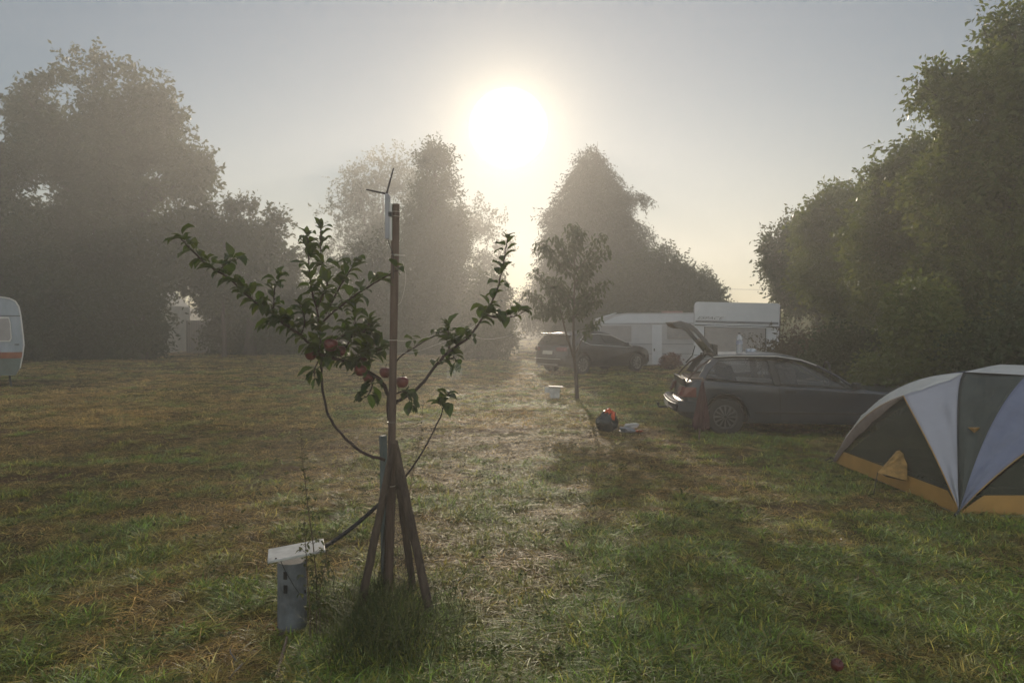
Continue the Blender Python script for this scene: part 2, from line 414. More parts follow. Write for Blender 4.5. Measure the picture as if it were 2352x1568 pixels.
# ================================================================== TREES
def leafcloud(base, dirs, size, wr, rs, tint, fold=.25):
    n = len(base)
    dirs = dirs / (np.linalg.norm(dirs, axis=1, keepdims=True) + 1e-9)
    rv = rs.normal(size=(n, 3)); side = np.cross(dirs, rv); side /= (np.linalg.norm(side, axis=1, keepdims=True) + 1e-9)
    up = np.cross(side, dirs); s = size[:, None]
    v0 = base; v2 = base + dirs * s
    v1 = base + dirs * s * .45 + side * s * wr / 2 + up * s * fold * wr
    v3 = base + dirs * s * .45 - side * s * wr / 2 + up * s * fold * wr
    V = np.stack([v0, v1, v2, v3], 1).reshape(-1, 3)
    i = np.arange(n)[:, None] * 4
    Fc = np.concatenate([i + np.array([[0, 1, 2]]), i + np.array([[0, 2, 3]])], 1).reshape(-1, 3)
    return V, Fc, np.repeat(tint, 4)
def crown(name, blobs, ntw, lpt, twl, ls, mat, parent, seed, gap=.3, gapf=.9, wr=.5, mode='broad', shell=.45, rough=.28, holes=()):
    rs = np.random.RandomState(seed)
    c = np.array([b[0] for b in blobs], float); r = np.array([b[1] for b in blobs], float)
    a = r[:, 0] * r[:, 2] + r[:, 0] * r[:, 1]; a = a / a.sum()
    m = int(ntw * 1.8); k = rs.choice(len(blobs), m, p=a)
    u = rs.normal(size=(m, 3)); u /= np.linalg.norm(u, axis=1, keepdims=True)
    rr = 1 - np.abs(rs.normal(0, shell, m)); rr = np.clip(rr, .05, 1)
    cen = c[k] + u * r[k] * rr[:, None]
    amp = 1 + rough * (noise3(cen + 50, .8) - .5) * 2 + rough * .6 * (noise3(cen + 90, 2.2) - .5) * 2
    cen = c[k] + u * r[k] * (rr * amp)[:, None]
    ok = (noise3(cen + 17, gapf) * .65 + noise3(cen + 31, gapf * 2.7) * .35 > gap + .0) & (cen[:, 2] > .15)
    for hc, hr in holes:
        ok &= ((((cen - np.array(hc)) / np.array(hr)) ** 2).sum(1) > .6 + .8 * noise3(cen, 1.5))
    cen = cen[ok][:ntw]; u = u[ok][:ntw]; n = len(cen)
    if mode == 'conifer': td = u * np.array([1, 1, .2]) + np.array([0, 0, -.45]) + rs.normal(0, .25, (n, 3))
    else: td = u * .8 + rs.normal(0, .5, (n, 3)) + np.array([0, 0, .35])
    td /= np.linalg.norm(td, axis=1, keepdims=True)
    tt = rs.rand(n)
    clump = noise3(cen + 7, 1.1)
    t = (np.arange(lpt) + .5) / lpt
    pos = cen[:, None, :] + td[:, None, :] * (t[None, :, None] * twl * (.6 + .8 * rs.rand(n))[:, None, None])
    pos = pos + rs.normal(0, twl * .09, pos.shape)
    if mode == 'conifer': pos[..., 2] -= (t[None, :] ** 2) * twl * .35
    else: pos[..., 2] -= (t[None, :] ** 2) * twl * .15
    dd = td[:, None, :] * .6 + rs.normal(0, .6, pos.shape) + np.array([0, 0, -.35])
    sz = ls * (.6 + .8 * rs.rand(n, lpt))
    tint = np.clip(tt[:, None] * .5 + clump[:, None] * .5 + rs.normal(0, .12, (n, lpt)), 0, 1)
    V, Fc, T = leafcloud(pos.reshape(-1, 3), dd.reshape(-1, 3), sz.ravel(), wr, rs, tint.ravel())
    V[:, 2] = np.maximum(V[:, 2], .02)
    return npmesh(name, V, Fc, mat, parent, attrs={'tint': T})
def BL(px, py, rx, ry, d, dep=None):
    p = P(px, py, d); return ((p.x, p.y, p.z), (rx * d / F, (dep if dep else rx * d / F), ry * d / F))
def limbs(mb, base, targets, r0, seed, split=.35):
    rr = random.Random(seed); base = Vector(base)
    for t in targets:
        t = Vector(t); mid = base.lerp(t, .5) + Vector((rr.uniform(-.1, .1), rr.uniform(-.1, .1), .12)) * (t - base).length
        q = base.lerp(t, .25) + Vector((0, 0, .1 * (t - base).length))
        mb.tube([base, q, mid, t], [r0, r0 * .7, r0 * .45, r0 * .12], 6)
        for k in range(3):
            e = t + Vector((rr.uniform(-1, 1), rr.uniform(-1, 1), rr.uniform(-.2, 1))) * (t - base).length * .14
            mb.tube([mid, mid.lerp(e, .6) + Vector((0, 0, .1)), e], [r0 * .3, r0 * .2, r0 * .06], 5)
def tree(name, label, cat, bx, d, blobs, ntw, lpt, twl, ls, mat, seed, trunk_r=.25, trunk_h=None, group=None, **kw):
    x = (bx - CX) / F * d
    t = thing(name, label, cat, (x, d, 0), group=group)
    top = max(b[0][2] for b in blobs); th = trunk_h if trunk_h else top * .45
    mb = MB(); rr = random.Random(seed)
    mb.tube([(x, d, -.1), (x + rr.uniform(-.05, .05), d, th * .3), (x + rr.uniform(-.15, .15), d, th * .7), (x, d, th), (x, d, top)],
            [trunk_r * 1.35, trunk_r, trunk_r * .85, trunk_r * .7, trunk_r * .15], 10)
    limbs(mb, (x, d, th * .9), [b[0] for b in blobs], trunk_r * .5, seed)
    mb.build('trunk', M_bark, t, smooth=True)
    if d > 30: ntw = int(ntw * 1.15); ls *= .92; blobs = [(c_, (r_[0], r_[1] * .5, r_[2])) for c_, r_ in blobs]
    crown('crown', blobs, ntw, lpt, twl, ls, mat, t, seed, **kw)
    return t
G_LEFT = 'trees along the left edge of the lawn'
# left big ash-like tree
tree('broadleaf_tree', 'tallest round-topped tree at the left, rising above all its neighbours', 'tree', 250, 38,
     [BL(215, 285, 165, 138, 38), BL(100, 265, 85, 90, 38), BL(330, 285, 100, 118, 38), BL(390, 400, 95, 100, 38), BL(110, 400, 100, 110, 38), BL(240, 420, 150, 150, 38),
      BL(440, 405, 50, 45, 37.5), BL(250, 620, 190, 150, 38), BL(400, 560, 100, 90, 38), BL(120, 560, 110, 110, 39)],
     6500, 12, .8, .27, M_fol_a, 21, .45, group=G_LEFT, gap=.385, gapf=.75, rough=.24, holes=[BL(72, 425, 62, 52, 38, 12), BL(165, 240, 56, 44, 38, 9), BL(275, 210, 30, 26, 38, 9), BL(35, 300, 30, 24, 38, 9), BL(350, 395, 36, 30, 38, 9), BL(385, 470, 34, 28, 38, 9), BL(215, 340, 28, 24, 38, 9), BL(410, 330, 20, 14, 38, 6), BL(10, 345, 24, 20, 38, 9), BL(240, 560, 22, 20, 38, 9), BL(410, 720, 42, 50, 38, 9)])
tree('broadleaf_tree', 'dark tree mass behind the old caravan at the left frame edge', 'tree', -10, 33,
     [BL(-60, 520, 130, 160, 33), BL(20, 640, 120, 120, 33), BL(-80, 700, 140, 110, 33), BL(90, 720, 110, 95, 34), BL(20, 400, 60, 80, 34)],
     3800, 12, .8, .24, M_fol_b, 22, .35, group=G_LEFT, gap=.36, gapf=.6, holes=[BL(72, 425, 66, 56, 33, 12)])
tree('broadleaf_tree', 'broad low tree filling the space under the tallest left tree', 'tree', 330, 36,
     [BL(200, 730, 130, 85, 36), BL(300, 720, 75, 60, 36), BL(345, 770, 40, 48, 36), BL(100, 780, 90, 50, 35), BL(250, 790, 110, 40, 36)],
     2600, 12, .7, .22, M_fol_b, 23, .25, group=G_LEFT, gap=.34)
tree('oak_tree', 'ragged oak between the tallest left tree and the central trees', 'tree', 575, 40,
     [BL(575, 540, 70, 62, 40), BL(540, 500, 32, 34, 40), BL(500, 600, 60, 70, 40), BL(610, 620, 70, 70, 40), BL(520, 680, 85, 60, 40), BL(480, 520, 25, 40, 39)],
     2300, 12, .8, .24, M_fol_a, 24, .28, group=G_LEFT, gap=.36, gapf=.7)
tree('hedge_bush', 'dark hedge closing the lawn under the ragged oak', 'bush', 600, 41,
     [BL(600, 745, 90, 75, 41), BL(520, 760, 50, 55, 41.5), BL(690, 760, 70, 60, 41), BL(660, 700, 60, 55, 42)],
     2200, 12, .6, .2, M_fol_b, 25, .12, trunk_h=1.5, gap=.22)
tree('slender_tree', 'thin bare trunk of a young tree standing in front of the dark hedge', 'tree', 515, 38.5,
     [BL(515, 655, 40, 40, 38.5), BL(500, 690, 25, 25, 38.5)], 260, 10, .6, .2, M_fol_a, 26, .11, trunk_h=3.0)
# centre
G_MID = 'trees at the far side of the lawn in the middle'
tree('ash_tree', 'pale airy ash tree in the middle, wide crown fading in the haze', 'tree', 880, 68,
     [BL(900, 440, 95, 100, 68), BL(830, 440, 62, 68, 68), BL(850, 540, 120, 90, 68), BL(1000, 500, 90, 90, 68), BL(1080, 520, 70, 75, 68), BL(1110, 590, 60, 80, 68), BL(760, 560, 60, 70, 68), BL(730, 640, 60, 70, 68), BL(1000, 640, 150, 80, 68)],
     3600, 9, 1.0, .27, M_fol_a, 31, .3, group=G_MID, gap=.48, gapf=.7)
tree('pear_tree', 'narrow upright tree with pointed shoots in front of the airy ash', 'tree', 1000, 44,
     [BL(1000, 430, 34, 95, 44, 1.2), BL(965, 540, 40, 100, 44, 1.4), BL(1035, 530, 40, 85, 44, 1.4), BL(1000, 620, 75, 120, 44, 2), BL(985, 370, 14, 40, 44, .6), BL(1012, 375, 14, 40, 44, .6)],
     3000, 11, .8, .2, M_fol_b, 32, .22, group=G_MID, gap=.30, rough=.4)
tree('hazel_tree', 'dense bushy tree behind the apple tree post, below the narrow tree', 'tree', 900, 42,
     [BL(880, 620, 75, 80, 42), BL(830, 700, 110, 90, 42), BL(950, 720, 120, 90, 42), BL(1060, 700, 60, 80, 42), BL(760, 750, 80, 65, 42), BL(900, 780, 150, 45, 42), BL(1020, 770, 110, 50, 42)],
     5200, 12, .7, .2, M_fol_b, 33, .2, group=G_MID, gap=.26)
tree('hazel_tree', 'low bush with drooping leafy shoots left of the hazy gap under the sun', 'tree', 1100, 36,
     [BL(1110, 740, 58, 55, 36), BL(1150, 770, 34, 38, 35.5), BL(1090, 795, 50, 26, 36), BL(1130, 680, 40, 45, 36.5)],
     1500, 11, .6, .17, M_fol_a, 34, .1, trunk_h=1.2, group=G_MID, gap=.34)
tree('conifer_tree', 'tall pointed conifer right of the sun with drooping side sprays', 'tree', 1370, 45,
     [BL(1356, 352, 9, 24, 45, .3), BL(1357, 378, 22, 36, 45, .8), BL(1358, 415, 52, 45, 45, 1.4), BL(1362, 460, 76, 50, 45, 2), BL(1364, 510, 92, 55, 45, 2.4), BL(1367, 570, 104, 65, 45, 2.6), BL(1368, 640, 110, 80, 45, 2.8), BL(1370, 720, 108, 65, 45, 2.8), BL(1455, 450, 20, 14, 45, .5), BL(1468, 545, 18, 40, 45, .6), BL(1280, 490, 24, 20, 45, .6), BL(1272, 560, 22, 40, 45, .7)],
     9500, 12, .85, .2, M_fol_c, 41, .35, gap=.12, mode='conifer', wr=.35, shell=.3, rough=.14)
tree('conifer_tree', 'small feathery conifer behind the young cherry tree', 'tree', 1262, 50,
     [BL(1262, 600, 12, 40, 50, .6), BL(1258, 660, 30, 50, 50, 1), BL(1250, 720, 50, 50, 50, 1.4), BL(1225, 700, 30, 40, 50, 1)],
     1200, 11, .8, .17, M_fol_c, 42, .14, gap=.3, mode='conifer', wr=.35)
tree('laurel_bush', 'rounded shrub with upright shoots behind the pale caravans', 'bush', 1550, 40,
     [BL(1545, 690, 95, 65, 40), BL(1500, 640, 45, 55, 40), BL(1535, 630, 32, 45, 40), BL(1590, 665, 50, 45, 40), BL(1625, 700, 36, 35, 40), BL(1450, 680, 50, 70, 41)],
     3800, 11, .7, .17, M_fol_b, 43, .18, trunk_h=1.4, gap=.24, rough=.4)
# far line of wood that closes the view (one mass)
def farwood():
    rs = np.random.RandomState(5)
    blobs = []
    for k in range(60):
        x = -100 + k * 3.45 + rs.uniform(-1, 1)
        if 10 < x < 60: hgt = 1.6
        else: hgt = rs.uniform(3.2, 5.0)
        blobs.append(((x, 118 + rs.uniform(-2, 2), hgt * .5), (3.2, 3.0, hgt * .55)))
    o = crown('distant_wood', blobs, 7000, 8, 1.3, .55, M_fol_b, None, 51, gap=.1, wr=.7)
    setp(o, 'distant line of wood closing the view behind the haze', 'woodland', kind='stuff')
farwood()
# right row
G_R = 'trees of the row along the right side'
tree('maple_tree', 'nearest tree of the right row, towering out of the frame behind the tent', 'tree', 2330, 13.5,
     [BL(2370, 170, 110, 110, 13.5), BL(2280, 230, 100, 110, 13.2), BL(2210, 270, 60, 80, 13.6), BL(2330, 400, 150, 150, 13.3), BL(2210, 440, 110, 110, 13.8), BL(2300, 600, 150, 140, 13.5), BL(2420, 500, 150, 300, 13.5), BL(2320, 760, 130, 110, 13.2), BL(2150, 205, 35, 40, 13.9), BL(2310, 70, 40, 50, 13.6)],
     7500, 12, .42, .105, M_fol_r, 61, .16, group=G_R, gap=.36, gapf=1.2, rough=.22)
tree('maple_tree', 'second tree of the right row, between the towering one and the sloping far ones', 'tree', 2160, 17,
     [BL(2120, 420, 85, 90, 17), BL(2050, 440, 60, 70, 17.3), BL(2160, 540, 110, 110, 17), BL(2060, 560, 95, 95, 17), BL(2150, 680, 110, 90, 17), BL(2040, 640, 80, 70, 17.4), BL(2000, 420, 30, 40, 17.4)],
     5200, 12, .5, .11, M_fol_r, 62, .16, group=G_R, gap=.37, gapf=1.1)
tree('maple_tree', 'third tree of the right row, catching the hazy light over the brambles', 'tree', 1990, 22,
     [BL(1960, 500, 75, 60, 22), BL(1890, 530, 55, 55, 22.3), BL(1980, 590, 85, 80, 22), BL(1900, 620, 70, 70, 22), BL(1990, 680, 80, 60, 22)],
     3900, 12, .55, .13, M_fol_r, 63, .15, group=G_R, gap=.37, gapf=1.0)
tree('maple_tree', 'farthest tree of the right row, leaning out over the corn field', 'tree', 1880, 27,
     [BL(1840, 560, 70, 50, 27), BL(1800, 600, 42, 38, 27), BL(1860, 630, 70, 60, 27), BL(1830, 680, 40, 34, 27), BL(1900, 700, 60, 50, 27)],
     2700, 12, .55, .14, M_fol_a, 64, .14, group=G_R, gap=.37, gapf=1.0)
# undergrowth
G_U = 'shrubs under the right row of trees'
def shrub(label, px, d, blobs, n, ls, mat, seed, cat='shrub', **kw):
    x = (px - CX) / F * d
    t = thing('bramble_bush', label, cat, (x, d, 0), group=G_U)
    mb = MB(); rr = random.Random(seed)
    for b in blobs:
        for k in range(4):
            c = Vector(b[0]); q = Vector((c.x + rr.uniform(-.4, .4), c.y + rr.uniform(-.3, .3), 0))
            mb.tube([q, q.lerp(c, .6) + Vector((rr.uniform(-.15, .15), 0, .1)), c + Vector((rr.uniform(-.5, .5), 0, b[1][2] * .9))], [.015, .01, .003], 5)
    mb.build('stems', M_bark, t); crown('leaves', blobs, n, 9, .35, ls, mat, t, seed, **kw)
shrub('bramble bush with dark leaves above the hatchback bonnet', 1960, 14.5, [BL(1960, 850, 75, 50, 14.5), BL(1930, 800, 45, 34, 14.7), BL(2010, 820, 50, 50, 14.3), BL(1900, 860, 70, 35, 15)], 1900, .09, M_fol_b, 71, gap=.25)
shrub('leafy shrub directly behind the top of the tent', 2120, 12.5, [BL(2110, 790, 70, 75, 12.5), BL(2160, 850, 80, 60, 12.2), BL(2060, 870, 80, 40, 12.4), BL(2100, 710, 50, 50, 12.8)], 2400, .085, M_fol_r, 72, gap=.28)
shrub('dark shrub behind the right end of the tent', 2300, 11.5, [BL(2290, 830, 110, 70, 11.5), BL(2400, 800, 90, 120, 11.5)], 1800, .09, M_fol_b, 73, gap=.18)
shrub('dry reddish bramble under the third tree of the right row', 1870, 17, [BL(1860, 820, 60, 34, 17), BL(1810, 835, 45, 24, 17.4), BL(1920, 800, 40, 30, 17)], 900, .09, M_weed, 74, gap=.3)
# dry weeds standing beyond the hatchback
def weeds():
    rr = random.Random(9)
    spots = [(1785, 755, 17.5), (1800, 745, 17), (1815, 770, 17.6), (1832, 780, 16.6), (1850, 765, 17.2), (1868, 785, 16.4), (1890, 775, 16.2), (1905, 790, 16.8), (1925, 770, 15.8), (1772, 790, 17.8), (1745, 775, 17.4), (1755, 800, 17), (1840, 750, 18)]
    for i, (px, py, d) in enumerate(spots):
        b = P(px + rr.uniform(-12, 12), 900, d); top = P(px, py, d)
        t = thing('dry_weed', 'dry brown weed stalk standing beyond the hatchback roof', 'weed', (b.x, d, 0), group='dry weed stalks beyond the hatchback')
        mb = MB(); base = Vector((b.x, d, -.02)); mid = base.lerp(top, .55) + Vector((rr.uniform(-.1, .1), 0, 0))
        mb.tube([base, mid, top], [.012, .009, .004], 5)
        ends = [top]
        for k in range(7):
            f = rr.uniform(.35, .95); s = base.lerp(top, f); e = s + Vector((rr.choice((-1, 1)) * rr.uniform(.1, .35), rr.uniform(-.2, .2), rr.uniform(.1, .3)))
            mb.tube([s, s.lerp(e, .5) + Vector((0, 0, -.02)), e], [.006, .004, .002], 4); ends.append(e)
        mb.build('stem', M_weedstem, t)
        crown('foliage', [(tuple(e), (.07, .07, .08)) for e in ends], 40, 5, .08, .045, M_weed, t, 90 + i, gap=.0)  # seed heads at the stalk ends, built from small leaf shapes
M_weedstem = pm('weed_stem', (.10, .07, .04), .9)
weeds()
# corn
def corn():
    rs = np.random.RandomState(8); n = 9000
    x = rs.uniform(14.5, 60, n); y = 44 + np.abs(rs.normal(0, 5, n)); y = np.where(y > 75, 50, y)
    h = rs.uniform(1.9, 2.35, n)
    L = 7; B = []; D = []; S = []; T = []
    for k in range(L):
        z = h * (.25 + .75 * k / (L - 1)); a = rs.rand(n) * 6.28
        B.append(np.stack([x, y, z - .15], -1)); up = .5 + 1.2 * (k == L - 1)
        D.append(np.stack([np.cos(a), np.sin(a), np.full(n, up)], -1)); S.append(rs.uniform(.4, .65, n)); T.append(rs.rand(n))
    V, Fc, T = leafcloud(np.concatenate(B), np.concatenate(D), np.concatenate(S), .14, rs, np.concatenate(T))
    # stalks: thin upright blades
    V2, F2, T2 = leafcloud(np.stack([x, y, np.zeros(n)], -1), np.tile([[0, 0, 1.]], (n, 1)), h, .02, rs, rs.rand(n))
    o = npmesh('corn', np.concatenate([V, V2]), np.concatenate([Fc, F2 + len(V)]), M_corn, attrs={'tint': np.concatenate([T, T2])})
    setp(o, 'pale green field of standing corn beyond the caravans', 'corn', kind='stuff')
corn()
# ================================================================== YOUNG APPLE TREE AND ITS STAKES
def catmull(pts, n=6):
    pts = [Vector(p) for p in pts]; q = [pts[0] * 2 - pts[1]] + pts + [pts[-1] * 2 - pts[-2]]; out = []
    for i in range(1, len(q) - 2):
        for k in range(n):
            t = k / n; a, b, c, d = q[i - 1], q[i], q[i + 1], q[i + 2]
            out.append(.5 * ((2 * b) + (c - a) * t + (2 * a - 5 * b + 4 * c - d) * t * t + (3 * b - a - 3 * c + d) * t ** 3))
    out.append(pts[-1]); return out
def pxpath(pts, d0, d1=None, n=6):
    d1 = d0 if d1 is None else d1; m = len(pts) - 1
    return catmull([P(x, y, d0 + (d1 - d0) * i / max(1, m)) for i, (x, y) in enumerate(pts)], n)
def apple_leaf(V, Fc, T, base, dr, L, W, droop, tint, rr, fold=.5, twist=0):
    dr = dr.normalized(); side = dr.cross(Vector((0, 0, 1)))
    if side.length < .1: side = Vector((1, 0, 0))
    side.normalize(); side = (side + Vector((0, 0, twist))).normalized()
    prof = [0, .62, .95, 1.0, .82, .45, 0]; n = len(prof) - 1; b0 = len(V)
    p = base.copy(); d = dr.copy(); st = L / n; pts = []
    for i in range(n + 1):
        up = side.cross(d).normalized()
        if up.z < 0 and abs(d.z) < .9: up = -up
        hw = W / 2 * prof[i]; lift = hw * fold * (1 + .25 * math.sin(i * 2.1 + tint * 9))
        V += [p + side * hw + up * lift, p.copy(), p - side * hw + up * lift]; T += [tint] * 3
        d = (d + Vector((0, 0, -1)) * droop / n).normalized(); p = p + d * st
    for i in range(n):
        a = b0 + i * 3
        Fc.append((a, a + 1, a + 4, a + 3)); Fc.append((a + 1, a + 2, a + 5, a + 4))
def apple_tree():
    rr = random.Random(12)
    d = 4.75
    t = thing('apple_tree', 'young apple tree with red apples and drooping green leaves, tied to the tall post', 'tree', (P(893, 1330, d).x, d, 0))
    tr = MB()
    tr.tube(pxpath([(889, 1360), (893, 1200), (895, 1080), (899, 1000), (892, 940), (893, 905)], 4.72, 4.75), [.026 - .0005 * i for i in range(31)], 10)
    tr.build('trunk', M_apbark, t, smooth=True)
    LV = []; LF = []; LT = []; br = MB()
    # (path, d0, d1, r0, r1, leaf start fraction, step in metres, leafiness)
    limbs_ = [
        ([(893, 908), (871, 870), (808, 833), (760, 822), (738, 814), (697, 775), (660, 749), (615, 712), (586, 694), (523, 638), (475, 608), (437, 571), (415, 548)], 4.74, 4.5, .013, .003, .12, .034, 2.3),
        ([(738, 816), (735, 770), (734, 749), (728, 712), (715, 664), (710, 608), (708, 564), (705, 540)], 4.7, 4.65, .008, .0025, .1, .045, 1.9),
        ([(730, 705), (751, 656), (745, 623), (736, 571), (738, 525)], 4.68, 4.75, .006, .0025, .1, .045, 1.6),
        ([(730, 748), (790, 697), (845, 660), (900, 627), (912, 622)], 4.7, 4.55, .007, .0025, .15, .05, 1.5),
        ([(748, 722), (778, 664), (808, 616), (814, 602)], 4.72, 4.8, .006, .0022, .15, .045, 1.6),
        ([(620, 716), (629, 700), (631, 664), (640, 640)], 4.58, 4.6, .004, .0018, .1, .035, 1.7),
        ([(500, 625), (520, 606), (545, 596)], 4.53, 4.5, .004, .0018, .3, .035, 1.2),
        ([(893, 935), (919, 918), (964, 886), (1008, 831), (1034, 805), (1068, 782), (1090, 757), (1116, 719), (1138, 675), (1153, 623), (1160, 580), (1165, 548)], 4.75, 4.95, .012, .0025, .33, .04, 1.25),
        ([(1110, 722), (1150, 730), (1179, 727), (1205, 716)], 4.88, 4.95, .005, .002, .05, .035, 1.7),
        ([(895, 870), (912, 827), (945, 803), (971, 786), (1016, 760)], 4.8, 4.9, .006, .002, .45, .055, 1.2),
        ([(1031, 806), (1031, 775), (1029, 749)], 4.86, 4.9, .005, .002, .05, .028, 2.2),
        ([(1000, 840), (1040, 822), (1052, 835)], 4.85, 4.9, .004, .002, .1, .04, 1.5),
        ([(820, 838), (838, 800), (850, 768), (858, 760)], 4.73, 4.68, .006, .002, .1, .03, 2.2),
        ([(740, 800), (790, 770), (830, 765), (850, 742)], 4.7, 4.62, .006, .002, .1, .034, 1.9),
        ([(800, 832), (840, 815), (880, 800)], 4.72, 4.6, .005, .002, .1, .03, 2.2),
        ([(860, 862), (850, 900), (835, 915)], 4.74, 4.68, .005, .002, .2, .03, 1.9),
        ([(690, 770), (700, 740), (690, 700)], 4.64, 4.55, .005, .002, .1, .034, 1.8),
        ([(665, 752), (640, 738), (612, 745)], 4.6, 4.55, .004, .002, .3, .034, 1.7),
        ([(885, 1056), (840, 1042), (800, 1012), (760, 965), (744, 910), (738, 850), (738, 818)], 4.72, 4.7, .010, .0065, .86, .035, 1.2),
        ([(930, 1095), (975, 1030), (1010, 960), (1022, 925), (1030, 905)], 4.78, 4.9, .006, .002, .8, .022, 1.6),
        ([(730, 830), (722, 850), (724, 868)], 4.66, 4.62, .004, .002, .4, .03, 1.4),
        ([(905, 905), (930, 900), (945, 930)], 4.74, 4.7, .005, .002, .2, .035, 1.4),
        ([(770, 808), (800, 790), (815, 745), (810, 700)], 4.7, 4.8, .005, .002, .1, .034, 1.9),
    ]
    for pts, d0, d1, r0, r1, ls, step, dens in limbs_:
        path = pxpath(pts, d0, d1, 5); n = len(path)
        # slight natural wobble
        path = [p + Vector((rr.uniform(-1, 1), rr.uniform(-1, 1), rr.uniform(-1, 1))) * .003 for p in path]
        rad = [r0 + (r1 - r0) * i / (n - 1) + rr.uniform(0, .0008) for i in range(n)]
        br.tube(path, rad, 7)
        Ls = [0]
        for i in range(1, n): Ls.append(Ls[-1] + (path[i] - path[i - 1]).length)
        tot = Ls[-1]; s = tot * ls; sgn = 1
        while s < tot + .001:
            i = max(k for k in range(n) if Ls[k] <= s + 1e-9); i = min(i, n - 2)
            f = (s - Ls[i]) / max(1e-6, Ls[i + 1] - Ls[i]); p = path[i].lerp(path[i + 1], f); tg = (path[i + 1] - path[i]).normalized()
            k = int(dens * 1.5) + (rr.random() < (dens * 1.5) % 1)
            for _ in range(k):
                sgn = -sgn
                dd = Vector((sgn * rr.uniform(.1, 1.0), rr.uniform(-1, .8), rr.uniform(-.3, .9))) + tg * rr.uniform(.1, .9)
                dd.normalize(); pl = rr.uniform(.015, .034)
                q = p + dd * pl * .6 + Vector((0, 0, pl * .4)); br.tube([p, q], [.0016, .0011], 4, cap=False)
                L = rr.uniform(.06, .125); 
                if s > tot * .9: L *= .85
                apple_leaf(LV, LF, LT, q, dd, L, L * rr.uniform(.46, .66), rr.uniform(.3, 2.1), rr.random(), rr, rr.uniform(.25, .7), rr.uniform(-.5, .5))
            s += step * rr.uniform(.7, 1.3)
        for _ in range(3):   # tip leaves
            dd = (path[-1] - path[-2]).normalized() + Vector((rr.uniform(-.7, .7), rr.uniform(-.4, .4), rr.uniform(0, .4)))
            apple_leaf(LV, LF, LT, path[-1], dd, rr.uniform(.04, .08), .035, rr.uniform(.6, 1.6), rr.random(), rr, .5)
    br.build('branches', M_apbark, t, smooth=True)
    fo = npmesh('foliage', np.array([tuple(v) for v in LV]), np.array(LF), M_appleleaf, t, {'tint': np.array(LT)}, smooth=True)
    pr = [(0.0, -.80), (.25, -.84), (.5, -.78), (.78, -.5), (.96, -.1), (1.0, .2), (.92, .55), (.7, .8), (.42, .88), (.2, .82), (.03, .70)]
    for px, py, rp, dd in [(714, 815, 16, 4.62), (760, 793, 19, 4.6), (781, 806, 16, 4.66), (852, 792, 10, 4.64), (828, 851, 17, 4.64), (846, 868, 15, 4.7), (885, 856, 16, 4.66), (924, 878, 17, 4.68), (835, 822, 12, 4.7)]:
        dd += .05; c = P(px, py, dd); r = rp * .86 * dd / F
        mb = MB(); mb.lathe([(max(.0008, a * r), b * r) for a, b in pr], c, 18)
        ap = mb.build('apple', M_appleskin, t, smooth=True, angle=80)
        MB().tube([c + Vector((0, 0, r * .68)), c + Vector((.003, 0, r * 1.1)), c + Vector((.008, .004, r * 1.5))], [.0016, .0014, .002], 5).build('stalk', M_apbark, ap, smooth=True)
apple_tree()

def stake(name, label, cat, top, foot, r, mat, group=None, taper=.92, n=12, extra=None):
    top = Vector(top); foot = Vector(foot); foot = foot + (foot - top).normalized() * .08
    t = foot.lerp(top, .5); mb = MB(); rr = random.Random(int(r * 1e5) + len(label))
    pts = [foot.lerp(top, k / 14) + Vector((rr.uniform(-1, 1), rr.uniform(-1, 1), 0)) * r * .07 for k in range(15)]
    mb.tube(pts, [r * (1 - (1 - taper) * k / 14) * (1 + rr.uniform(-.04, .04)) for k in range(15)], n)
    o = mb.build(name, mat, smooth=True)
    return setp(o, label, cat, group)
# tall post with its wire ties
def tallpost():
    top = P(909, 470, 4.6); foot = P(893, 1350, 4.6); foot.z = -.08
    t = thing('wooden_post', 'tall thin round wooden post standing in the grass clump, holding up the apple tree', 'post', (foot.x, foot.y, 0))
    mb = MB(); rr = random.Random(4)
    pts = [foot.lerp(top, k / 20) for k in range(21)]
    mb.tube(pts + [top + Vector((0, 0, .004))], [.0245 * (1 + rr.uniform(-.035, .035)) for k in range(21)] + [.02], 14)
    mb.build('shaft', M_wood, t, smooth=True)
    for py, rr_, sag in ((487, .027, 0), (497, .027, .002), (585, .028, 0), (781, .028, 0), (969, .027, 0), (1115, .027, 0)):
        k = (py - 470) / (1350 - 470); c = top.lerp(foot, k); c = P(909 - 16 * k, py, 4.6)
        ring = [c + Vector((math.cos(a) * rr_, math.sin(a) * rr_, sag * math.sin(2 * a))) for a in [i * 2 * PI / 18 for i in range(19)]]
        MB().tube(ring, .0019, 5, cap=False).build('wire_tie', M_wire, t, smooth=True)
    MB().tube([P(905, 586, 4.57), P(930, 586.5, 4.55)], .0035, 6).build('nail', M_wire, t, smooth=True)
tallpost()
G_ST = 'wooden stakes propped in a tripod round the apple tree'
stake('wooden_stake', 'left stake of the tripod, leaning up to the right in front of the post', 'stake', P(906, 1018, 4.52), P(826, 1405, 4.37), .0255, M_wood2, G_ST)
stake('wooden_stake', 'right front stake of the tripod, the longest, leaning left up to the post', 'stake', P(905, 1012, 4.55), P(991, 1424, 4.27), .0265, M_wood2, G_ST)
stake('wooden_stake', 'rear stake of the tripod wrapped in netting, half hidden behind the right one', 'stake', P(912, 1080, 4.72), P(953, 1385, 4.72), .024, M_wood2, G_ST)
stake('wooden_stake', 'thick upright stake beside the trunk wrapped in wire netting', 'stake', P(903, 1060, 4.66), P(889, 1352, 4.62), .03, M_wood2, G_ST)
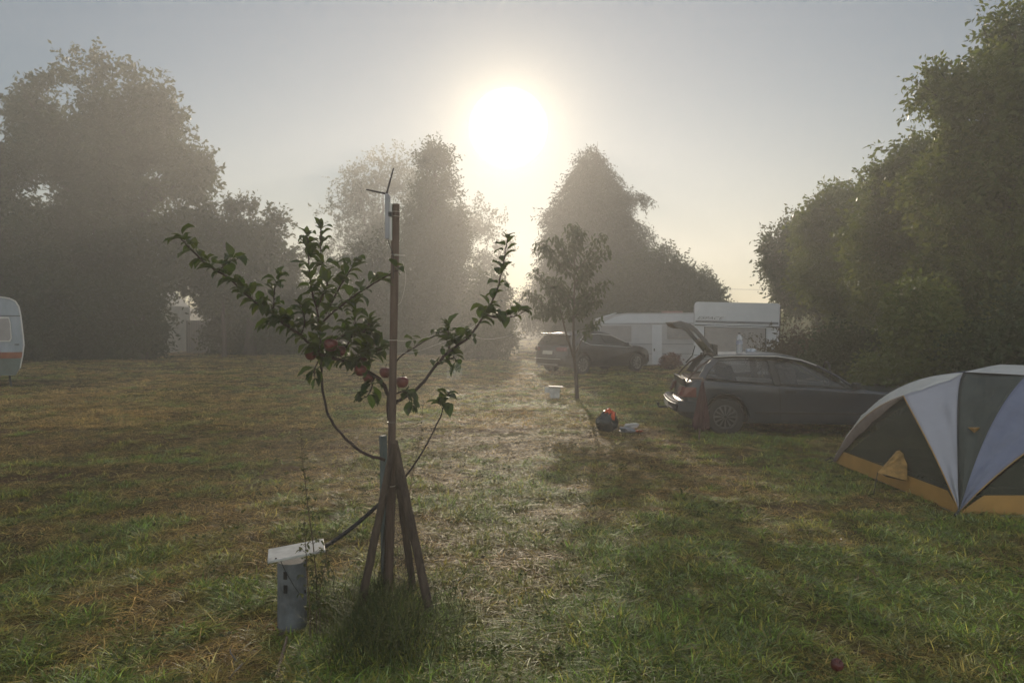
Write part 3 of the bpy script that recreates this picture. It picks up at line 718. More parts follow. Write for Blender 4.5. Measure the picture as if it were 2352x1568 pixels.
# netting round the trunk and the stakes
def netting():
    rr = random.Random(2); mb = MB(); n = 22; rows = 34
    c0 = P(903, 1090, 4.66); c1 = P(906, 1370, 4.68); 
    def pt(i, j):
        f = j / rows; c = c0.lerp(c1, f); a = 2 * PI * i / n; ra = .042 + .07 * f
        return c + Vector((math.cos(a) * ra * (.55 + .45 * f) * 1.1, math.sin(a) * ra, 0)) + Vector((rr.uniform(-1, 1), rr.uniform(-1, 1), rr.uniform(-1, 1))) * .002
    grid = [[pt(i, j) for i in range(n)] for j in range(rows + 1)]
    for j in range(rows):
        for i in range(n):
            o = j % 2
            mb.tube([grid[j][i], grid[j + 1][(i + (1 if o else 0)) % n]], .0009, 3, cap=False)
            mb.tube([grid[j][i], grid[j + 1][(i + (0 if o else -1)) % n]], .0009, 3, cap=False)
    setp(mb.build('wire_netting', M_wirenet), 'tube of rusty wire netting round the foot of the apple tree', 'netting')
M_wirenet = pm('rusty_netting', (.09, .07, .055), .6, metal=.4)
netting()
o = stake('grey_post', 'short square grey post behind the stakes, left of the tall post', 'post', P(880, 1000, 4.95), P(884, 1340, 4.95), .026, M_greypost, n=4, taper=1)
# aerial unit on the post
def aerial():
    t = thing('outdoor_aerial', 'slim pale radio unit with two black rods strapped to the top of the tall post', 'aerial', tuple(P(890, 500, 4.58)))
    mb = MB(); d = 4.57
    def q(px, py, dd=d): return P(px, py, dd)
    a, b = q(890.5, 446), q(890.5, 550); mb.box(a.lerp(b, .5), (.029, .05, (a - b).length))
    mb.build('housing', M_aer, t, bevel=.006)
    a, b = q(897.5, 466), q(898, 552); MB().box(a.lerp(b, .5), (.012, .034, (a - b).length)).build('back_cover', M_cream, t, bevel=.003)
    a, b = q(897.5, 480), q(897.5, 486); MB().box(q(897, 493), (.02, .055, .03)).build('bracket', M_black, t, bevel=.002)
    for p, e in (((886, 445), (841, 435.5)), ((888, 445), (904, 386))):
        P0 = q(*p); P1 = q(*e); v = P1 - P0
        MB().tube([P0, P0 + v * .12, P0 + v * .14, P0 + v * .95, P1], [.0065, .0065, .0058, .0048, .003], 10).build('antenna', M_black, t, smooth=True)
    MB().tube([q(892, 552), q(896, 566, 4.575), q(901, 578, 4.575), q(903, 590, 4.572), q(903, 640, 4.57)], .0028, 6).build('cable', M_black, t, smooth=True)
M_aer = pm('grey_white_plastic', (.30, .30, .31), .45, var=.12)
M_cream = pm('cream_plastic', (.68, .66, .62), .45, var=.1)
aerial()
# service box
def servicebox():
    base = P(671, 1427, 4.23); x, y = base.x, base.y
    t = thing('service_box', 'grey pipe stump with a tilted flat white lid at the foot of the stakes', 'service box', (x, y, 0))
    mb = MB(); w_ = .082
    prof = [(w_ * 1.0, -.05), (w_, .05), (w_ * .985, .2), (w_, .335), (w_ * .96, .352)]
    mb.lathe(prof, (x, y, 0), 28); mb.build('body', M_greypipe, t, smooth=True, angle=30)
    for px, py, sx, sz in ((655, 1322, .020, .042), (655.5, 1353, .022, .045), (693, 1367, .010, .018)):
        p = P(px, py, 4.145); 
        p.y = y - math.sqrt(max(0, w_ ** 2 - (p.x - x) ** 2)) + .004
        MB().box(p, (sx, .014, sz), Euler((0, 0, (p.x - x) * 8))).build('slot', M_dark, t)
    c = P(681, 1264, 4.2); R_ = Euler((R(0), R(-6.5), R(17)))
    l = MB().box(c, (.31, .235, .014), R_).build('lid', M_white, t, bevel=.003)
    M3 = R_.to_matrix()
    for u, v in ((.02, .02), (.02, -.045), (-.11, -.10)):
        MB().lathe([(.006, 0), (.006, .004), (.002, .005)], c + M3 @ Vector((u, v, .0075)), 8).build('screw', M_black, l)
    MB().tube([c + M3 @ Vector((-.09, -.08, -.01)), P(655, 1310, 4.13), P(675, 1345, 4.13), P(699, 1378, 4.14)], .002, 5).build('wire', M_black, t)
servicebox()
setp(MB().tube(pxpath([(742, 1256), (765, 1243), (800, 1218), (840, 1185), (868, 1160), (885, 1150)], 4.32, 4.85, 8), .0125, 9).build('black_hose', M_blackrub, smooth=True),
     'thick black hose running from the white-lidded box up to the stakes', 'hose')
# thin strings
G_S = 'pale threads sagging between the post and the branches'
def string(pts, d0, d1, lab):
    setp(MB().tube(pxpath(pts, d0, d1, 8), .0011, 4).build('thread', M_string, smooth=True), lab, 'thread', G_S)
string([(910, 783), (950, 781), (975, 776), (1010, 765)], 4.6, 4.85, 'upper thread running from the post to the branch right of it')
string([(910, 812), (960, 806), (1005, 790), (1060, 768), (1100, 740)], 4.6, 4.9, 'long thread from the post to the top right branch')
string([(1030, 752), (1060, 750), (1090, 757)], 4.88, 4.88, 'short thread between the forked right branches')
string([(1060, 757), (1110, 778), (1170, 770), (1195, 745), (1206, 722)], 4.88, 4.95, 'thread sagging under the tip of the top right branch')
string([(1205, 725), (1215, 770), (1222, 758), (1216, 716)], 4.95, 4.95, 'loop of thread hanging from the outermost right leaf')
string([(925, 600), (932, 640), (922, 690), (908, 705)], 4.58, 4.6, 'thread hanging in a bow right of the upper post')
string([(912, 955), (945, 970), (975, 965), (1010, 940)], 4.6, 4.85, 'thread sagging from the post to the lone low twig')
string([(860, 812), (890, 800), (908, 792)], 4.6, 4.6, 'short thread left of the post among the apples')
string([(930, 830), (950, 850), (985, 852), (1000, 840)], 4.7, 4.85, 'low thread among the right branch leaves')
# spider web
def web():
    mb = MB(); rr = random.Random(3); d = 4.88; c = P(1043, 852, d)
    ends = []
    for k in range(12):
        a = k * 2 * PI / 12 + .2; rad = (.058 + .02 * rr.random()); ends.append(Vector((math.cos(a) * rad * .9, math.sin(a) * .01, math.sin(a) * rad)))
    for e in ends: mb.tube([c, c + e], .0006, 3)
    for j in range(1, 9):
        for k in range(12):
            mb.tube([c + ends[k] * j / 9, c + ends[(k + 1) % 12] * j / 9], .0005, 3, cap=False)
    setp(mb.build('spider_web', M_web), 'dewy round spider web hanging under the right apple branch', 'spider web')
M_web = pm('dewy_silk', (.8, .8, .76), .2, var=.05)
web()
# tall weeds, grass clump and litter
def tallweed(label, pts, d, n_side, seed, h_r=.0035):
    rr = random.Random(seed); path = pxpath(pts, d, d, 5); b = path[0]
    t = thing('tall_weed', label, 'weed', (b.x, d, 0), group='tall thin weeds beside the white-lidded box')
    mb = MB(); n = len(path); mb.tube([Vector((b.x, d, -.03))] + path, [h_r * 1.2] + [h_r * (1 - .75 * i / n) for i in range(n)], 5)
    V = []; Fc = []; T = []
    for i in range(n * 2):
        f = (i / (n * 2)) ** 1.0
        if f > .93: continue
        p = path[min(n - 1, int(f * n))] + Vector((0, 0, rr.uniform(-.02, .02)))
        e = p + Vector((rr.choice((-1, 1)) * rr.uniform(.01, .045) * (1.2 - f), rr.uniform(-.03, .03), rr.uniform(.01, .035)))
        mb.tube([p, e], [.0012, .0008], 3)
        if f < .75:
            for _ in range(n_side):
                apple_leaf(V, Fc, T, e, Vector((rr.uniform(-1, 1), rr.uniform(-1, 1), rr.uniform(-.3, .6))), rr.uniform(.012, .045) * (1.3 - f), .014, rr.uniform(.5, 2), rr.random(), rr)
    mb.build('stem', M_weedstem, t)
    npmesh('foliage', np.array([tuple(v) for v in V]), np.array(Fc), M_grass, t, {'tint': np.array(T)})
tallweed('tallest bare weed stalk rising behind the white lid', [(727, 1330), (718, 1240), (708, 1170), (700, 1100), (693, 1040), (691, 980)], 4.12, 3, 5)
tallweed('shorter leafy weed stalk in front of the white lid', [(712, 1400), (706, 1330), (703, 1270), (700, 1220), (699, 1190)], 4.05, 3, 6)
tallweed('bent leafy weed right of the white lid', [(735, 1420), (732, 1370), (742, 1320), (748, 1290), (750, 1262)], 4.1, 4, 7)
tallweed('fine straw stalk rising right of the tripod', [(930, 1330), (935, 1200), (945, 1100), (965, 1010), (970, 950), (972, 915)], 4.9, 1, 8, .0022)
def clump():
    rs = np.random.RandomState(77); Vs = []; Fs = []; Ts = []; base = 0
    spots = []
    for _ in range(1900):
        px = 890 + rs.normal(0, 85); dd = 4.1 + rs.normal(0, .26)
        if px < 700 + 30 * rs.rand() and dd < 4.3: continue
        if dd < 3.6: continue
        spots.append(((px - CX) / F * dd, dd, 1.0 if abs(px - 850) < 110 else .75))
    for _ in range(240):
        dd = 4.45 + rs.normal(0, .1); spots.append(((rs.uniform(690, 1010) - CX) / F * dd, dd, .8))
    for (x, y, sc_) in spots:
        h = rs.uniform(.09, .30) * sc_; a = rs.rand() * 6.283; ln = rs.uniform(.2, 1.1); w_ = rs.uniform(.003, .0075)
        dx, dy = math.cos(a), math.sin(a); sx, sy = -dy, dx; seg = 6; tt = rs.rand() ** 1.5
        for k in range(seg + 1):
            s = k / seg; o_ = h * ln * s ** 1.7; z = h * (s - .45 * ln * s * s) ; ww = w_ * (1 - s) ** .6 + .0003
            cx, cy_, cz = x + dx * o_, y + dy * o_, z - .01
            Vs += [(cx - sx * ww / 2, cy_ - sy * ww / 2, cz), (cx + sx * ww / 2, cy_ + sy * ww / 2, cz + ww * .2)]; Ts += [tt, tt]
        for k in range(seg):
            i = base + 2 * k; Fs.append((i, i + 1, i + 3, i + 2))
        base += 2 * (seg + 1)
    o = npmesh('tall_grass', np.array(Vs), np.array(Fs), M_grass, attrs={'tint': np.array(Ts)})
    setp(o, 'long unmown grass round the foot of the stakes', 'grass', kind='stuff')
clump()
M_stick = pm('dead_stick', (.28, .2, .14), .85, bump=.5, bscale=90, col2=(.12, .08, .06))
M_stickg = pm('grey_stick', (.16, .15, .14), .85, bump=.5, bscale=90)
G_K = 'dead sticks lying in the grass at the bottom'
setp(MB().tube([P(659, 1462, 4.02) , P(650, 1500, 3.85), P(640, 1530, 3.70), P(636, 1562, 3.55), P(640, 1590, 3.45)], [.006, .01, .009, .011, .009], 8).build('fallen_stick', M_stick, smooth=True), 'pale brown stick pointing at the service box', 'stick', G_K)
def stick2():
    mb = MB(); mb.tube([P(530, 1518, 3.76), P(570, 1524, 3.75), P(610, 1538, 3.7), P(640, 1547, 3.66)], [.004, .007, .007, .009], 7)
    mb.tube([P(560, 1522, 3.75), P(535, 1545, 3.6), P(528, 1560, 3.56)], [.005, .004, .002], 6); mb.tube([P(545, 1519, 3.76), P(530, 1500, 3.75), P(528, 1488, 3.78)], [.004, .003, .002], 6)
    setp(mb.build('fallen_stick', M_stickg, smooth=True), 'forked grey twig lying left of the pale brown stick', 'stick', G_K)
stick2()
setp(MB().tube([P(493, 1373, 4.66), P(480, 1405, 4.42), P(455, 1447, 4.15)], [.002, .0022, .002], 5).build('straw', M_stick), 'single pale straw lying on bare soil left of the service box', 'straw')
def fallenapple():
    dd = 3.62; c = P(1922, 1556, dd); r = .031; c.z = .035
    pr = [(0.02, -.80), (.25, -.84), (.5, -.78), (.78, -.5), (.96, -.1), (1.0, .2), (.92, .55), (.7, .8), (.42, .88), (.2, .82), (.03, .70)]
    t = thing('fallen_apple', 'red apple lying in the grass at the bottom right', 'apple', tuple(c), rot=(.5, .4, 0))
    MB().lathe([(a * r, b * r) for a, b in pr], (0, 0, 0), 18).build('apple_flesh', M_appleskin, t, world=False, smooth=True, angle=80)
    MB().tube([(0, 0, r * .66), (.003, 0, r * 1.3)], .0013, 5).build('stalk', M_apbark, t, world=False)
fallenapple()

# ================================================================== CHERRY TREE with its box
def cherry():
    d = 16.7; rr = random.Random(31); x0 = P(1326, 918, d).x
    t = thing('cherry_tree', 'young cherry tree with a forked slim trunk in the middle of the lawn', 'tree', (x0, d, 0))
    tr = MB(); tr.tube(pxpath([(1327, 930), (1325, 905), (1323, 860), (1319, 820), (1317, 760), (1318, 700), (1320, 640), (1319, 580), (1315, 520)], d), [.055 - .0011 * i for i in range(49)], 9)
    tr.tube(pxpath([(1321, 830), (1311, 800), (1300, 765), (1291, 728), (1280, 690)], d, d - .2), [.034 - .001 * i for i in range(25)], 7)
    tr.build('trunk', M_bark, t, smooth=True)
    br = MB(); V = []; Fc = []; T = []
    B = [((1318, 600), (1326, 560), (1331, 524)), ((1319, 640), (1290, 610), (1262, 585), (1243, 558)), ((1319, 620), (1295, 580), (1274, 546)), ((1318, 630), (1350, 590), (1379, 540)), ((1319, 650), (1360, 610), (1395, 572)),
         ((1317, 700), (1270, 660), (1227, 622)), ((1290, 728), (1250, 700), (1214, 671)), ((1317, 700), (1355, 675), (1390, 645)), ((1318, 730), (1350, 700), (1375, 690)), ((1285, 705), (1260, 715), (1234, 722)),
         ((1317, 740), (1300, 700), (1290, 650)), ((1320, 580), (1316, 550), (1315, 516)), ((1321, 812), (1345, 765), (1368, 733)), ((1319, 660), (1340, 640), (1352, 610)), ((1319, 690), (1290, 660), (1270, 640)), ((1318, 720), (1336, 700), (1345, 660)), ((1291, 728), (1272, 700), (1268, 665))]
    for b in B:
        dy = rr.uniform(-.7, .7); pts = [P(x, y, d + dy * i / (len(b) - 1)) for i, (x, y) in enumerate(b)]
        path = catmull(pts, 6); n = len(path); br.tube(path, [.014 * (1 - .8 * i / n) + .002 for i in range(n)], 5)
        st = .4 if b[0] == (1321, 812) else .12
        for i in range(n):
            if i / n < st: continue
            for _ in range(rr.randint(10, 14)):
                dd = Vector((rr.uniform(-1, 1), rr.uniform(-1, 1), rr.uniform(-.6, .6)))
                p = path[i] + Vector((rr.gauss(0, .07), rr.gauss(0, .07), rr.gauss(-.02, .06)))
                apple_leaf(V, Fc, T, p, dd, rr.uniform(.12, .19), rr.uniform(.045, .065), rr.uniform(.8, 2.2), rr.random(), rr, .4)
    br.build('branches', M_bark, t, smooth=True)
    npmesh('foliage', np.array([tuple(v) for v in V]), np.array(Fc), M_fol_b, t, {'tint': np.array(T)})
cherry()
def bucketbox():
    d = 17.0; x = P(1274, 912, d).x
    t = thing('meter_box', 'small pale box with a side flap standing left of the cherry tree', 'box', (x, d, 0))
    mb = MB(); vs = []
    for z, h in ((0, .10), (.26, .125)):
        for sx, sy in ((-1, -1), (1, -1), (1, 1), (-1, 1)): vs.append((x + sx * h, d + sy * .1, z))
    mb.add(vs, [(3, 2, 1, 0), (4, 5, 6, 7), (0, 1, 5, 4), (1, 2, 6, 5), (2, 3, 7, 6), (3, 0, 4, 7)]); mb.build('body', M_white, t, bevel=.008)
    MB().box((x + .03, d, .275), (.33, .27, .014), Euler((0, R(2), 0))).build('lid', M_greypipe, t, bevel=.003)
    MB().box(P(1258, 895, d - .05), (.13, .02, .13), Euler((0, R(4), R(-20)))).build('flap', M_white, t, bevel=.003)
bucketbox()
shrub_w = [BL(1262, 915, 26, 8, 16.6, .2), BL(1300, 917, 20, 6, 16.7, .2)]
o = crown('low_weeds', shrub_w, 160, 7, .1, .06, M_weed, None, 301, gap=0); setp(o, 'low dry weeds between the pale box and the cherry tree', 'weeds', kind='stuff')
# ================================================================== RUBBISH
def crumple(name, c, r, seed, mat, parent=None, sub=3, amp=.35, flat=0):
    import bmesh
    bm = bmesh.new(); bmesh.ops.create_icosphere(bm, subdivisions=sub, radius=1)
    vs = np.array([v.co[:] for v in bm.verts]); n = noise3(vs * 1.6 + seed, 1) - .5; n2 = np.abs(noise3(vs * 4.2 + seed * 2, 1) - .5)
    k = 1 + amp * n * 2 - amp * 1.4 * n2
    for v, q in zip(bm.verts, k):
        v.co *= float(q); v.co.x *= r[0]; v.co.y *= r[1]; v.co.z *= r[2]
        v.co += Vector(c)
        if v.co.z < .004: v.co.z = .004
    mb = MB(); mb.v = [tuple(v.co) for v in bm.verts]; mb.f = [tuple(x.index for x in f.verts) for f in bm.faces]; mb.mi = [0] * len(mb.f); bm.free()
    return mb.build(name, mat, parent, smooth=True, angle=35)
M_binbag = pm('black_bag_plastic', (.018, .022, .022), .3, var=.4, bump=.6, bscale=25)
M_orange = pm('orange_plastic', (.62, .09, .025), .4, var=.2, bump=.4, bscale=40)
M_clearp = pm('pale_plastic', (.55, .53, .50), .35, var=.3, bump=.5, bscale=40)
M_greyp = pm('grey_plastic_film', (.22, .23, .25), .35, var=.3, bump=.5, bscale=40)
d = 11.75
o = crumple('rubbish_bag', P(1393, 968, d), (.19, .16, .17), 3, M_binbag); setp(o, 'crumpled black bin bag on the lawn beside the hatchback', 'bin bag')
def orangebag():
    o = crumple('orange_bag', P(1400, 947, d), (.085, .07, .055), 8, M_orange, amp=.7); setp(o, 'bright orange plastic bag stuffed on top of the black bin bag', 'plastic bag')
    o = crumple('orange_bag_tail', P(1408, 956, d - .1), (.035, .04, .06), 9, M_orange, amp=.5)
    o.name = 'knot'; o.parent = bpy.data.objects['orange_bag']
orangebag()
o = crumple('plastic_sheet', P(1440, 986, d - .1), (.14, .13, .05), 13, M_greyp, amp=.6); setp(o, 'grey crumpled plastic film lying right of the bin bag', 'plastic film')
o = crumple('plastic_bottle', P(1450, 977, d - .05), (.11, .05, .045), 15, M_clearp, amp=.5); setp(o, 'whitish crushed plastic packaging on the grey film', 'packaging')
o = crumple('orange_strip', P(1467, 990, d - .1), (.085, .05, .02), 17, M_orange, amp=.4); setp(o, 'flat orange strip of plastic at the right end of the litter', 'plastic strip')

# low broad-leaved weeds and fallen leaves in the turf near the camera (nobody could count them)
def litterleaves():
    rs = np.random.RandomState(55)
    def scatter(n, per, rad, ls, z, flat):
        y = 2.9 + 9 * rs.rand(n) ** 1.3; x = (rs.rand(n) * 2 - 1) * (.74 * y + 1)
        a = rs.rand(n, per) * 6.283; r = rad * np.sqrt(rs.rand(n, per))
        X = x[:, None] + r * np.cos(a) * .4; Y = y[:, None] + r * np.sin(a) * .4
        B = np.stack([X, Y, gh(X, Y) + z * rs.rand(n, per) + .012], -1).reshape(-1, 3)
        D = np.stack([np.cos(a), np.sin(a), np.full(a.shape, flat)], -1).reshape(-1, 3)
        return leafcloud(B, D, ls * (.6 + .8 * rs.rand(n * per)), .6, rs, rs.rand(n * per))
    V, Fc, T = scatter(700, 9, .06, .028, .03, .25)
    setp(npmesh('clover', V, Fc, M_grass, attrs={'tint': T}), 'low broad-leaved weeds in the turf', kind='stuff')
    V, Fc, T = scatter(420, 1, .05, .035, .02, .1)
    setp(npmesh('fallen_leaves', V, Fc, M_weed, attrs={'tint': T}), 'brown fallen leaves on the lawn', kind='stuff')
litterleaves()
# ================================================================== CARS
M_paint = pm('dark_blue_grey_paint', (.030, .036, .047), .34, var=.12, scale=3, coat=.2)
M_paint2 = pm('dark_metallic_paint', (.035, .033, .034), .3, var=.12, scale=3, coat=.5)
M_chrome = pm('bright_trim', (.62, .62, .6), .38, metal=.35, var=.1)
M_glass = glassmat('car_glass', (.06, .065, .07), .28)
M_glass2 = glassmat('clear_glass', (.05, .06, .055), .15)
M_tail = pm('tail_lamp_red', (.13, .02, .018), .25, var=.2, coat=.5)
M_tyre = pm('tyre_rubber', (.02, .02, .02), .85, bump=.3)
M_rim = pm('wheel_cover', (.12, .12, .12), .4, metal=.3, var=.25, scale=20)
M_seamc = pm('dull_strip', (.2, .2, .2), .4)
M_bump = pm('bumper_plastic', (.035, .04, .048), .55, var=.15)
M_plate = pm('number_plate', (.5, .48, .42), .5, var=.1)
M_seat = pm('seat_cloth', (.03, .03, .033), .9, bump=.4)
class CarFrame:
    def __init__(s, wpx, wd, th, hw):
        s.th = th; s.hw = hw; s.c, s.s = math.cos(th), math.sin(th)
        s.W = Vector(((wpx - CX) / F * wd, wd, 0))                 # near side rear wheel, on the ground
        s.loc = s.W + Vector((-s.s, s.c, 0)) * hw                   # centre under the rear axle
    def uz(s, px, py, y=None):                                      # photo point -> (u, z) on the near side plane
        y = -s.hw if y is None else y
        o = s.loc + Vector((-s.s, s.c, 0)) * y
        n = Vector((-s.s, s.c, 0)); dr = Vector(((px - CX) / F, 1, -(py - HY) / F)); cam0 = Vector((0, 0, CH))
        k = (o - cam0).dot(n) / dr.dot(n); q = cam0 + dr * k
        return ((q - o).x * s.c + (q - o).y * s.s, q.z)
def tumble(z, zb, hw, k=.30): return hw - max(0, z - zb) * k
def car_shell(outline, hw, zb, x0, x1, mat, t, plan=.10):
    """outline: closed (u,z) list below the belt; extruded across the car with rounded shoulders and plan taper"""
    n = len(outline); area = sum(outline[i][0] * outline[(i + 1) % n][1] - outline[(i + 1) % n][0] * outline[i][1] for i in range(n))
    sg = 1 if area > 0 else -1
    def off(dd):
        r = []
        for i in range(n):
            a, b, c = outline[i - 1], outline[i], outline[(i + 1) % n]
            e = Vector((c[0] - a[0], c[1] - a[1])); 
            nn = Vector((-e.y, e.x)) * sg; nn = nn.normalized() if nn.length > 0 else nn
            r.append((b[0] + nn.x * dd, b[1] + nn.y * dd))
        return r
    sl = [(-1, .045), (-.985, .015), (-.94, .0), (-.6, 0), (0, 0), (.6, 0), (.94, 0), (.985, .015), (1, .045)]
    mb = MB(); L = (x1 - x0) / 2; xc = (x0 + x1) / 2; vs = []
    for f, dd in sl:
        for (u, z) in off(dd):
            e = max(0, abs(u - xc) / L - .72) / .28
            y = f * hw * (1 - plan * e * e) * (1 - .025 * max(0, (.35 - z) / .35))
            uu = u - math.copysign(1, u - xc) * (abs(f) ** 3) * .10 * e      # bow of bumpers in plan
            vs.append((uu, y, z))
    fs = []
    for j in range(len(sl) - 1):
        for i in range(n):
            a = j * n + i; b = j * n + (i + 1) % n
            fs.append((a, a + n, b + n, b))
    fs.append(tuple(range(n))); fs.append(tuple(reversed(range((len(sl) - 1) * n, len(sl) * n))))
    mb.add(vs, fs); return mb.build('body', mat, t, world=False, smooth=True, angle=38)
def arch(u0, r, zs, n=10):                                           # rear-to-front arc points, from the front foot to the rear foot
    a0 = math.asin((zs - .29) / r) if abs((zs - .29) / r) < 1 else 0
    return [(u0 + r * math.cos(a), .29 + r * math.sin(a)) for a in [a0 + (PI - 2 * a0) * k / n for k in range(n + 1)]]
def wheel(t, u, y, r, rimr, spokes, mat_rim, w_=.19):
    sg = -1 if y < 0 else 1
    wl = MB(); prof = [(rimr, -w_ / 2), (r * .93, -w_ / 2), (r, -w_ * .36), (r, w_ * .36), (r * .93, w_ / 2), (rimr, w_ / 2), (rimr * .97, w_ * .3)]
    mb = MB(); n = 28; vs = []; fs = []
    for a_ in range(n):
        a = 2 * PI * a_ / n
        for (rr_, yy) in prof: vs.append((u + rr_ * math.cos(a), y + yy, r + rr_ * math.sin(a)))
    m = len(prof)
    for a_ in range(n):
        for k in range(m):
            p = a_ * m + k; q = a_ * m + (k + 1) % m; p2 = ((a_ + 1) % n) * m + k; q2 = ((a_ + 1) % n) * m + (k + 1) % m
            fs.append((p, q, q2, p2))
    mb.add(vs, fs); tyre = mb.build('wheel', M_tyre, t, world=False, smooth=True, angle=30)
    rm = MB(); yo = y + sg * w_ * .36
    for a_ in range(spokes):
        a = 2 * PI * a_ / spokes; c, s_ = math.cos(a), math.sin(a); b = .6 / spokes * 2
        pts = []
        for rr_, hwid in ((rimr * .12, .5), (rimr * .95, 1)):
            for sg2 in (-1, 1):
                aa = a + sg2 * b * hwid * (.9 if rr_ > rimr * .5 else 1.8)
                pts.append((u + rr_ * math.cos(aa), yo + sg * (.012 if rr_ < rimr * .5 else .0), r + rr_ * math.sin(aa)))
        pt2 = [(p[0], p[1] - sg * .02, p[2]) for p in pts]
        rm.add(pts + pt2, [(0, 1, 3, 2), (4, 6, 7, 5), (0, 2, 6, 4), (1, 5, 7, 3), (2, 3, 7, 6), (0, 4, 5, 1)])
    ring = []; k = 24
    for a_ in range(k):
        a = 2 * PI * a_ / k
        for rr_, yy in ((rimr, 0), (rimr * .9, .004), (rimr * .88, -.03), (rimr, -.03)): ring.append((u + rr_ * math.cos(a), yo + sg * yy, r + rr_ * math.sin(a)))
    rf = []
    for a_ in range(k):
        for q in range(4): rf.append((a_ * 4 + q, a_ * 4 + (q + 1) % 4, ((a_ + 1) % k) * 4 + (q + 1) % 4, ((a_ + 1) % k) * 4 + q))
    rm.add(ring, rf)
    disc = [(u + rimr * .9 * math.cos(2 * PI * i / 20), yo - sg * .03, r + rimr * .9 * math.sin(2 * PI * i / 20)) for i in range(20)]
    rm.build('rim', mat_rim, tyre, world=False, smooth=True, angle=30)
    MB().add(disc, [tuple(range(20))]).build('brake_disc', M_dark, tyre, world=False)
def sheet3(pts, th, nrm):
    """thin solid plate from 3D polygon"""
    nrm = Vector(nrm).normalized() * th; a = [Vector(p) for p in pts]; n = len(a)
    mb = MB(); mb.add(a + [p - nrm for p in a], [tuple(range(n)), tuple(reversed(range(n, 2 * n)))] + [(i, i + n, (i + 1) % n + n, (i + 1) % n) for i in range(n)])
    return mb
def side3(poly, y_fn): return [(u, y_fn(z), z) for u, z in poly]
def bar(mb, pts, w_, th):
    pts = [Vector(p) for p in pts]; mb.tube(pts, w_, 6); return mb
def greenhouse(t, G, hw, zb, mat, rail_w=.03, side_panels=(), k=.30, windows=(), roof=None, ws=None, rear=None, glass=None, trim=None):
    for sg in (-1, 1):
        yf = lambda z: sg * (tumble(z, zb, hw, k) - .012)
        for nm, poly, mt in side_panels: sheet3(side3(poly, yf), .03 * sg, (0, 1, 0)).build(nm, mt, t, world=False, smooth=True, angle=30)
        yg = lambda z: sg * (tumble(z, zb, hw, k) - .024)
        for poly in windows:
            wd_ = sheet3(side3(poly, yg), .004 * sg, (0, 1, 0)).build('side_window', glass, t, world=False)
            mb = MB(); pp = [(u, yf(z) + sg * .003, z) for u, z in poly]; pp.append(pp[0])
            mb.tube(pp, .006, 4, cap=False); mb.build('window_seal', trim or M_blackrub, wd_, world=False)
